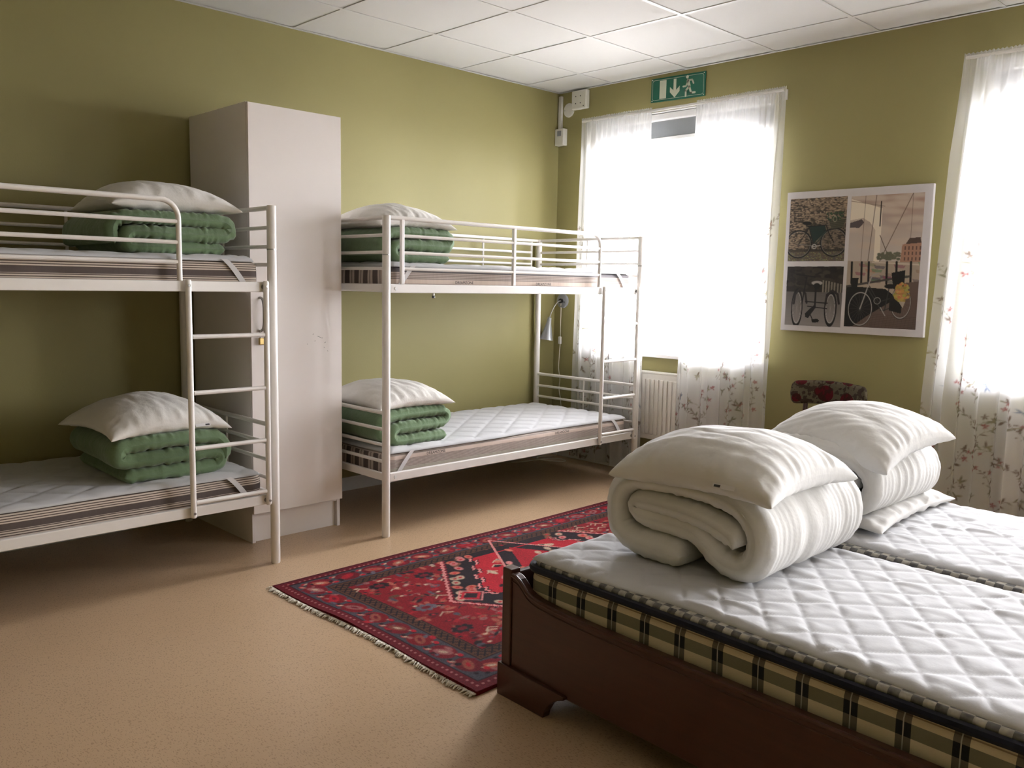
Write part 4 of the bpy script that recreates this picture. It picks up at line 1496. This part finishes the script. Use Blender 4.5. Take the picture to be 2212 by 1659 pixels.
MZL, MZU = 0.294, 1.268
def bunk_bedding(x0, x1, z, mat, seed, lab, padlab, mirror=False, text=None):
    mt = thing('mattress', lab, 'mattress', ((x0 + x1) / 2, -0.515, z), 'bunk mattresses')
    core = slab('mattress_core', x0, x1, -0.950, -0.080, z, z + 0.134, mat, seed, 0.055, 0.028, 0.0045, mt)
    if text:
        for tx, tz, sz in text:
            lettering(core, 'DREAMZONE', (tx, -0.9575, z + tz), sz)
    pd = thing('mattress_pad', padlab, 'mattress pad', ((x0 + x1) / 2, -0.515, z + .134), 'bunk mattress pads')
    sag = lambda x, y: 0.018 * np.clip((x - (x1 - .5)) / .5, 0, 1) ** 2 - 0.006 * np.exp(-((x - (x0 + x1) / 2) / .5) ** 2)
    pad('quilting', None, x0 + .015, x1 - .02, -0.953, -0.085, z + 0.1335, seed + 40, 0.009, 0.012, 0.0095, 0.0026, 0.15, pd, wdir=1)
    strap(pd, x1 - .175, z + .138, x1 - .085, z + .036, -0.9585)
    strap(pd, x0 + .155, z + .138, x0 + .065, z + .036, -0.9585)
    return mt


mx0, mx1 = BX0 + .042, BX1 - .040
bunk_bedding(mx0, mx1, MZL, M_TICK_RL, 31, 'taupe striped mattress on the lower bunk by the window', 'white quilted pad on the lower bunk by the window', text=[(-2.02, .100, .022), (-1.0, .100, .022)])
bunk_bedding(mx0, mx1, MZU, M_TICK_RU, 32, 'taupe striped mattress on the upper bunk by the window', 'white quilted pad on the upper bunk by the window', text=[(-1.83, .047, .022), (-1.20, .047, .022)])
bunk_bedding(mx0 + BDX, mx1 + BDX, MZL, M_TICK_L, 33, 'brown striped mattress on the lower bunk beside the wardrobe', 'white quilted pad on the lower bunk beside the wardrobe')
bunk_bedding(mx0 + BDX, mx1 + BDX, MZU, M_TICK_L, 34, 'brown striped mattress on the upper bunk beside the wardrobe', 'white quilted pad on the upper bunk beside the wardrobe')


# ------------------------------------------------------------------ folded duvets
def resample(P, step):
    pts = np.array([tuple(p) for p in smooth_path([(a, b, 0) for a, b in P], 10)])[:, :2]
    s_ = np.concatenate([[0], np.cumsum(np.linalg.norm(np.diff(pts, axis=0), axis=1))])
    n = max(8, int(s_[-1] / step))
    q = np.linspace(0, s_[-1], n)
    return np.stack([np.interp(q, s_, pts[:, 0]), np.interp(q, s_, pts[:, 1])], -1), q


def duvet(name, label, path, h, org, ax, depth, mat, seed, step=0.0065, nv=64, pucker=0.0052, pk=0.028, group=None, loopw=0.0, puff=0.12):
    """path: fold line in (s, z); ax 'y': s runs along +x, extruded along y; ax 'x': s runs along -y, extruded along x"""
    C, q = resample(path, step)
    n = len(C)
    T = np.gradient(C, axis=0)
    T /= np.linalg.norm(T, axis=1, keepdims=True)
    N = np.stack([-T[:, 1], T[:, 0]], -1)
    v = np.sin(np.linspace(-1, 1, nv) * math.pi / 2) * 0.35 + np.linspace(-1, 1, nv) * 0.65
    L = q[-1]
    ends = np.sqrt(np.clip(1 - np.clip(1 - np.minimum(q, L - q) / (h * 1.1), 0, 1) ** 2, 0, 1))
    edge = np.sqrt(np.clip(1 - np.clip(1 - (1 - np.abs(v)) * depth / 2 / (h * 1.15), 0, 1) ** 2, 0, 1))
    Q, Vv = np.meshgrid(q, v, indexing='ij')
    w1, w2, w3 = waves(seed, 7, 7, 22), waves(seed + 1, 12, 120, 330, (1, .10)), waves(seed + 2, 10, 100, 260, (.10, 1))
    ew = np.exp(-(1 - np.abs(Vv)) * depth / 2 / .06)
    hh = h * (1 + puff * w1(Q, Vv * depth / 2)) * ends[:, None] * edge[None, :]
    side = pucker * w2(Q, Vv * depth / 2) * ew
    loop = loopw * w3(Q, Vv * depth / 2) * (1 - ew)
    off = .010 * waves(seed + 5, 5, 4, 12)(Q, Vv * depth / 2)
    lay = .012 * waves(seed + 6, 5, 3, 9)(Q, Q * 0)          # uneven layer edges
    def surf(sgn):
        d = sgn * (hh + np.minimum(ends[:, None], edge[None, :]) * (side + loop)) 
        s_ = C[:, 0][:, None] + N[:, 0][:, None] * d
        z = C[:, 1][:, None] + N[:, 1][:, None] * d + off * .25
        e = Vv * depth / 2 * (1 + .02 * lay) + lay * np.abs(Vv) * np.sign(Vv)
        return s_, z, e
    out = []
    for sgn in (1, -1):
        s_, z, e = surf(sgn)
        if ax == 'y':
            out.append(np.stack([org[0] + s_, org[1] + e, org[2] + z], -1))
        else:
            out.append(np.stack([org[0] + e, org[1] - s_, org[2] + z], -1))
    m = n * nv
    V = np.concatenate([out[0].reshape(-1, 3), out[1].reshape(-1, 3)])
    V[:, 2] = np.maximum(V[:, 2], org[2] + .001)
    F = np.concatenate([gridfaces(n, nv), gridfaces(n, nv)[:, ::-1] + m])
    idx = np.concatenate([np.arange(nv), np.arange(1, n) * nv + nv - 1, (n - 1) * nv + np.arange(nv - 2, -1, -1), np.arange(n - 2, 0, -1) * nv])
    k2 = np.roll(idx, -1)
    F = np.concatenate([F, np.stack([idx, idx + m, k2 + m, k2], -1)])
    o = mesh(name, V, F, mat, smooth=True)
    bm = bmesh.new(); bm.from_mesh(o.data); bmesh.ops.recalc_face_normals(bm, faces=bm.faces); bm.to_mesh(o.data); bm.free()
    tag(o, label, 'duvet', group)
    return o


def sfold(W, h, left_wrap=True):
    a = h * 1.02
    P = [(W - .035, a), (W * .5, a), (.07, a), (.045, a * 1.3), (.035, 2 * a), (.05, 2.75 * a), (.09, 3 * a), (W * .5, 3.0 * a), (W - .06, 3.05 * a),
         (W - .022, 3.4 * a), (W - .010, 4.05 * a), (W - .028, 4.7 * a), (W - .07, 5.0 * a), (W * .5, 5.05 * a), (.06, 4.95 * a)]
    if left_wrap:
        P += [(.005, 4.5 * a), (-.018, 3.4 * a), (-.018, 2.2 * a), (-.012, 1.15 * a)]
    return P


def cfold(W, h):
    """fold opening on the wardrobe-side bunk: curl at the open end, flap underneath"""
    a = h * 1.02
    return [(.06, a), (W * .5, a), (W - .06, a), (W - .02, 1.35 * a), (W - .008, 2 * a), (W - .02, 2.7 * a), (W - .06, 3.0 * a), (W * .5, 3.0 * a), (.10, 3.0 * a),
            (.055, 3.2 * a), (.045, 3.9 * a), (.06, 4.7 * a), (.11, 5.0 * a), (W * .5, 5.05 * a), (W - .06, 4.95 * a), (W - .01, 4.3 * a), (W + .010, 3.2 * a), (W + .008, 1.8 * a)]


GD = 'folded green duvets'
ZL, ZU = MZL + .150, MZU + .150
duvet('duvet', 'folded green duvet on the lower bunk by the window', sfold(.435, .0325), .0325, (-2.230, -0.615, ZL), 'y', .57, M_GREEN, 51, group=GD)
duvet('duvet', 'folded green duvet on the upper bunk by the window', sfold(.435, .0315), .0315, (-2.222, -0.615, ZU), 'y', .56, M_GREEN, 52, group=GD)
duvet('duvet', 'folded green duvet on the lower bunk beside the wardrobe', cfold(.50, .0330), .0330, (-3.640, -0.600, ZL), 'y', .58, M_GREEN, 53, group=GD)
duvet('duvet', 'folded green duvet on the upper bunk beside the wardrobe', sfold(.50, .0300)[::1], .0300, (-3.575, -0.600, ZU), 'y', .58, M_GREEN, 54, group=GD)


# ------------------------------------------------------------------ pillows
def pillow(label, c, w, d, T, seed, mat, rot=0.0, droop=0.02, tilt=(0, 0), low=0.42, group=None, wr=0.004, pw=0.46, n=72, tag_at=None):
    u, v = np.meshgrid(np.linspace(-1, 1, n), np.linspace(-1, 1, n))
    # cluster samples towards the seam
    u = np.sign(u) * (1 - (1 - np.abs(u)) ** 1.25); v = np.sign(v) * (1 - (1 - np.abs(v)) ** 1.25)
    g1, g2 = waves(seed, 6, 2, 6), waves(seed + 1, 16, 14, 46)
    prof = ((1 - u ** 2) * (1 - v ** 2)) ** pw
    prof = prof * (1 + .06 * g1(u, v))
    x = w / 2 * u * (1 - .085 * (1 - v ** 2) * np.abs(u) ** 1.5)
    y = d / 2 * v * (1 - .085 * (1 - u ** 2) * np.abs(v) ** 1.5)
    seam = -droop * (np.abs(u) ** 2.2 + np.abs(v) ** 2.2) * .5 - droop * .8 * (np.abs(u * v)) ** 2.5
    # puckers run in from the seams
    along = waves(seed + 3, 12, 22, 60)
    eu, ev = 1.3 * np.exp(-(1 - np.abs(u)) * 6.5), 1.3 * np.exp(-(1 - np.abs(v)) * 6.5)
    pk = wr * (along(v * 1.0, np.sign(u) * 3 + u * .12) * eu + along(u * 1.0, np.sign(v) * 5 + v * .12) * ev) * np.clip((1 - np.abs(u)) * (1 - np.abs(v)) * 60, 0, 1)
    crease = wr * .55 * g2(u + .25 * v, v * .4) * np.clip(prof * 1.2, 0, 1)
    # long tucks
    tu = -wr * .55 * sum(np.exp(-((u - q + .05 * v * v) / .018) ** 2) for q in (-.36, .02, .42)) * np.clip(prof, 0, 1)
    top = seam + T * (1 - low) * prof + pk + crease + tu
    bot = seam - T * low * prof ** .8 + pk * .5
    ca, sa = math.cos(rot), math.sin(rot)
    def place(zv):
        zz = zv + tilt[0] * x + tilt[1] * y
        return np.stack([c[0] + ca * x - sa * y, c[1] + sa * x + ca * y, c[2] + zz], -1).reshape(-1, 3)
    A, B = place(top), place(bot)
    m = n * n
    V = np.concatenate([A, B])
    idx = np.concatenate([np.arange(n), np.arange(1, n) * n + n - 1, (n - 1) * n + np.arange(n - 2, -1, -1), np.arange(n - 2, 0, -1) * n])
    k2 = np.roll(idx, -1)
    V[idx + m, 2] -= .0025
    F = np.concatenate([gridfaces(n, n), gridfaces(n, n)[:, ::-1] + m, np.stack([idx, idx + m, k2 + m, k2], -1)])
    t_ = thing('pillow', label, 'pillow', (c[0], c[1], V[:, 2].min()), group)
    o = mesh('pillow_case', V, F, mat, t_, smooth=True)
    if tag_at is not None:
        uu, vv = tag_at
        i, j = int((uu + 1) / 2 * (n - 1)), int((vv + 1) / 2 * (n - 1))
        p = V[j * n + i]
        ex = np.array([ca, sa, tilt[0]]) if abs(vv) == 1 else np.array([-sa, ca, tilt[1]])
        nn_ = np.array([sa, -ca, 0]) if abs(vv) == 1 else np.array([-ca, -sa, 0])
        q = [p - ex * .035 + nn_ * .002, p + ex * .035 + nn_ * .002, p + ex * .035 + nn_ * .010 - np.array([0, 0, .012]), p - ex * .035 + nn_ * .010 - np.array([0, 0, .012])]
        tg = mesh('label_tag', q, [(0, 1, 2, 3)], M_STRAP, t_)
        q2 = [p + ex * (.010) + nn_ * .0055 - np.array([0, 0, .003]), p + ex * .030 + nn_ * .0055 - np.array([0, 0, .003]), p + ex * .030 + nn_ * .0095 - np.array([0, 0, .009]), p + ex * .010 + nn_ * .0095 - np.array([0, 0, .009])]
        mesh('tag_print', q2, [(0, 1, 2, 3)], M_INK, t_)
    return t_


BP = 'pillows on the bunk beds'
pillow('creased white pillow on the green duvet of the lower bunk by the window', (-2.030, -0.615, .690), .51, .58, .150, 61, M_PILLOW, 0.0, .020, group=BP)
pillow('creased white pillow on the green duvet of the upper bunk by the window', (-2.030, -0.615, 1.655), .51, .58, .145, 62, M_PILLOW, 0.0, .025, group=BP)
pillow('creased cream pillow on the green duvet of the lower bunk beside the wardrobe', (-3.385, -0.610, .700), .54, .58, .160, 63, M_PILLOW, 0.05, .03, group=BP, tag_at=(.45, -1))
pillow('creased cream pillow on the green duvet of the upper bunk beside the wardrobe', (-3.300, -0.600, 1.655), .56, .56, .160, 64, M_PILLOW, -.04, .02, group=BP)

# ------------------------------------------------------------------ double bed
DB0 = set(COL.objects)
X0d, X1d, Y0d, Y1d = -3.058, -1.165, -4.80, -2.640
t_ = thing('double_bed', 'low double bed with reddish brown wooden frame and bracket feet', 'bed', ((X0d + X1d) / 2, (Y0d + Y1d) / 2, 0))
top = [(-2.680, .412), (-2.700, .409), (-2.716, .401), (-2.732, .388), (-2.748, .374), (-2.772, .364), (-2.803, .358), (-2.88, .351), (-3.005, .346), (-3.2, .343), (-4.3, .340), (-4.52, .346), (-4.60, .360), (-4.64, .380), (-4.68, .40), (Y0d + .04, .412)]
poly = top + [(Y0d + .04, .085), (-2.680, .085)]
for xa, xb, sg in ((X0d + .006, X0d + .032, -1), (X1d - .032, X1d - .006, 1)):
    sp = MB().prism(poly, 'x', xa, xb).build('side_panel', M_WOOD, t_, bevel=0.003)
    xo = xa if sg < 0 else xb
    lip = [(y, z - .002) for y, z in top]
    lv = MB().tube([(xo - sg * .006 if False else xo + sg * .001, y, z - .004) for y, z in lip], .007, 8)
    lv.build('moulding', M_WOOD, sp, True)
    MB().tube([(xo, y, z - .026) for y, z in top], .0028, 6).build('moulding', M_WOOD, sp, True)
for xa, xb in ((X0d, X0d + .042), (X1d - .042, X1d)):
    for ya, yb in ((-2.680, Y1d), (Y0d, Y0d + .042)):
        MB().box(xa, xb, ya, yb, .095, .424).build('corner_post', M_WOOD, t_, bevel=0.004)
MB().box(X0d + .042, X1d - .042, -2.672, -2.648, .085, .408).build('end_board', M_WOOD, t_, bevel=0.005)
MB().box(X0d + .042, X1d - .042, Y0d + .008, Y0d + .034, .085, .86).build('headboard', M_WOOD, t_, bevel=0.005)
# plinth blocks with bracket feet
def foot(xs, sy, yc, sx):
    pl = [(0, .0), (.215, .0), (.220, .020), (.238, .050), (.268, .075), (.300, .088), (.300, .098), (0, .108)]
    b = MB().prism([(yc + sy * a, z) for a, z in pl], 'x', xs, xs + sx * .030)
    return b.build('bracket_foot', M_WOOD, t_, bevel=0.003)
for xs, sx in ((X0d - .010, 1), (X1d + .010, -1)):
    foot(xs, -1, Y1d + .008, sx)
    foot(xs, 1, Y0d - .008, sx)
for ya, yb in ((Y1d - .022, Y1d + .008), (Y0d - .008, Y0d + .022)):
    for xa, xb in ((X0d + .021, X0d + .22), (X1d - .22, X1d - .021)):
        MB().box(xa, xb, ya, yb, 0, .107).build('end_foot', M_WOOD, t_, bevel=0.003)
for k in range(12):
    yy = Y1d - .16 - k * .165
    MB().box(X0d + .0325, X1d - .0325, yy - .03, yy + .03, .165, .183).build('slat', M_WOOD, t_)
MB().box((X0d + X1d) / 2 - .03, (X0d + X1d) / 2 + .03, Y0d + .04, Y1d - .04, 0.0, .164).build('centre_beam', M_WOOD, t_)

MT0, MT1 = .184, .442
sagd = lambda x, y: -0.000 * x
MATS = [(-3.018, -2.135, 'front', 'plaid mattress on the aisle side of the double bed'), (-2.098, -1.212, 'far', 'plaid mattress on the window side of the double bed')]
for k, (xa, xb, nm, lab) in enumerate(MATS):
    mt = thing('mattress', lab, 'mattress', ((xa + xb) / 2, -3.71, MT0), 'double bed mattresses')
    slab('mattress_core', xa, xb, -4.72, -2.705, MT0, MT1 - .004, M_PLAID, 71 + k, .06, .016, .003, mt, nz=9)
    ol = rr_outline(xa - .002, xb + .002, -4.722, -2.703, .062, .05)
    wv = waves(80 + k, 5, 3, 8)
    ring = [(p[0], p[1], MT1 - .004 + .003 * float(wv(p[0], p[1]))) for p in ol]
    ring.append(ring[0])
    MB().tube(ring, .0125, 8, cap=False).build('piping', M_NAVY, mt, True)
    slab('topper_border', xa + .004, xb - .004, -4.716, -2.709, MT1 - .003, MT1 + .019, M_PLAID_S, 75 + k, .06, .012, .002, mt, nz=6)
    pd = thing('mattress_pad', ['white quilted pad on the aisle side of the double bed', 'white quilted pad on the window side of the double bed'][k], 'mattress pad', ((xa + xb) / 2, -3.71, MT1 + .018), 'double bed pads')
    pad('quilting', None, xa + (.026 if k == 0 else .050), xb - .010, -4.71, -2.712, MT1 + .0185, 90 + 7 * k, .0065, .012, .0062, .0058, .102, pd, wavy=.010)

pv = Matrix.Translation(Vector((-3.05, -2.65, 0))) @ Matrix.Rotation(math.radians(-2.2), 4, 'Z') @ Matrix.Translation(Vector((3.05, 2.65, 0)))
for o in list(COL.objects):
    if o not in DB0 and o.parent is None:
        o.matrix_world = pv @ Matrix.Translation(o.location)

ROLL = [(.30, .042), (.20, .044), (.11, .048), (.050, .075), (.034, .125), (.042, .185), (.085, .226), (.16, .240), (.28, .245), (.40, .238), (.48, .215), (.528, .165), (.536, .110), (.515, .062), (.47, .042), (.415, .055), (.37, .088),
        (.32, .118), (.24, .126), (.165, .128), (.118, .143), (.120, .166), (.16, .174), (.26, .172), (.36, .160), (.43, .138), (.462, .118), (.468, .098)]
ZD = MT1 + .036
def roll(sw, sz, off=0):
    return [(a * sw, b * sz) for a, b in ROLL]
duvet('duvet', 'rolled white duvet on the aisle side of the double bed', roll(1.0, 1.05), .042, (-2.475, -2.835, ZD), 'x', .64, M_DUVET, 56, .009, 96, .0030, group='folded white duvets', loopw=.0028, puff=.10)
duvet('duvet', 'rolled white duvet on the window side of the double bed', roll(.98, .92), .038, (-1.700, -2.820, ZD + .050), 'x', .62, M_DUVET, 57, .010, 84, .0025, group='folded white duvets', loopw=.0025, puff=.12)
WP = 'white pillows on the double bed'
pillow('flattened white pillow under the rolled duvet on the window side', (-1.635, -3.115, ZD + .042), .74, .56, .090, 67, M_COTTON, .02, .012, group=WP, wr=.009, low=.5, pw=.38)
pillow('plump white pillow on the rolled duvet on the aisle side of the double bed', (-2.575, -3.165, ZD + .318), .55, .55, .180, 65, M_COTTON, .02, .03, group=WP, low=.45, tag_at=(-1, -.35), n=90, pw=.40)
pillow('plump white pillow on the rolled duvet on the window side of the double bed', (-1.725, -3.160, ZD + .318), .55, .53, .170, 66, M_COTTON, -.05, .03, (.12, 0), group=WP, low=.45, n=90, pw=.40)

# ------------------------------------------------------------------ chair by the wall
t_ = thing('chair', 'dark wooden chair with low floral tapestry backrest against the wall', 'chair', (-0.40, -2.345, 0))
nt, ncs = 40, 20
V = []
for i in range(nt):
    s_ = i / (nt - 1) * 2 - 1
    sc_ = math.sqrt(max(0.0, 1 - max(0, (abs(s_) - .86) / .14) ** 2))
    yc = -2.342 - s_ * .228
    xc = -0.165 - .070 * s_ * s_
    hz = .068 * (.35 + .65 * sc_)
    zc = .722 + .012 * (1 - s_ * s_)
    for k in range(ncs):
        a = 2 * math.pi * k / ncs
        ca, sa = math.cos(a), math.sin(a)
        V.append((xc + .026 * sc_ * math.copysign(abs(ca) ** .7, ca), yc, zc + hz * sc_ ** .5 * math.copysign(abs(sa) ** .55, sa)))
F = [tuple(f) for f in gridfaces(nt, ncs, True)] + [tuple(range(ncs)), tuple((nt - 1) * ncs + k for k in range(ncs - 1, -1, -1))]
mesh('backrest', V, F, M_TAPESTRY, t_, smooth=True)
for yy in (-2.19, -2.495):
    MB().tube([(-.185, yy, .70), (-.20, yy, .45), (-.185, yy, 0)], [.013, .016, .013], 10).build('back_leg', M_CHAIRWOOD, t_, True)
for yy in (-2.16, -2.525):
    MB().tube([(-.585, yy, .42), (-.60, yy, 0)], [.019, .013], 10).build('leg', M_CHAIRWOOD, t_, True)
MB().box(-.62, -.185, -2.55, -2.135, .385, .425).build('seat_frame', M_CHAIRWOOD, t_, bevel=0.006)
slab('seat', -.615, -.205, -2.545, -2.14, .425, .475, M_TAPESTRY, 88, .05, .022, .002, t_, nz=8)
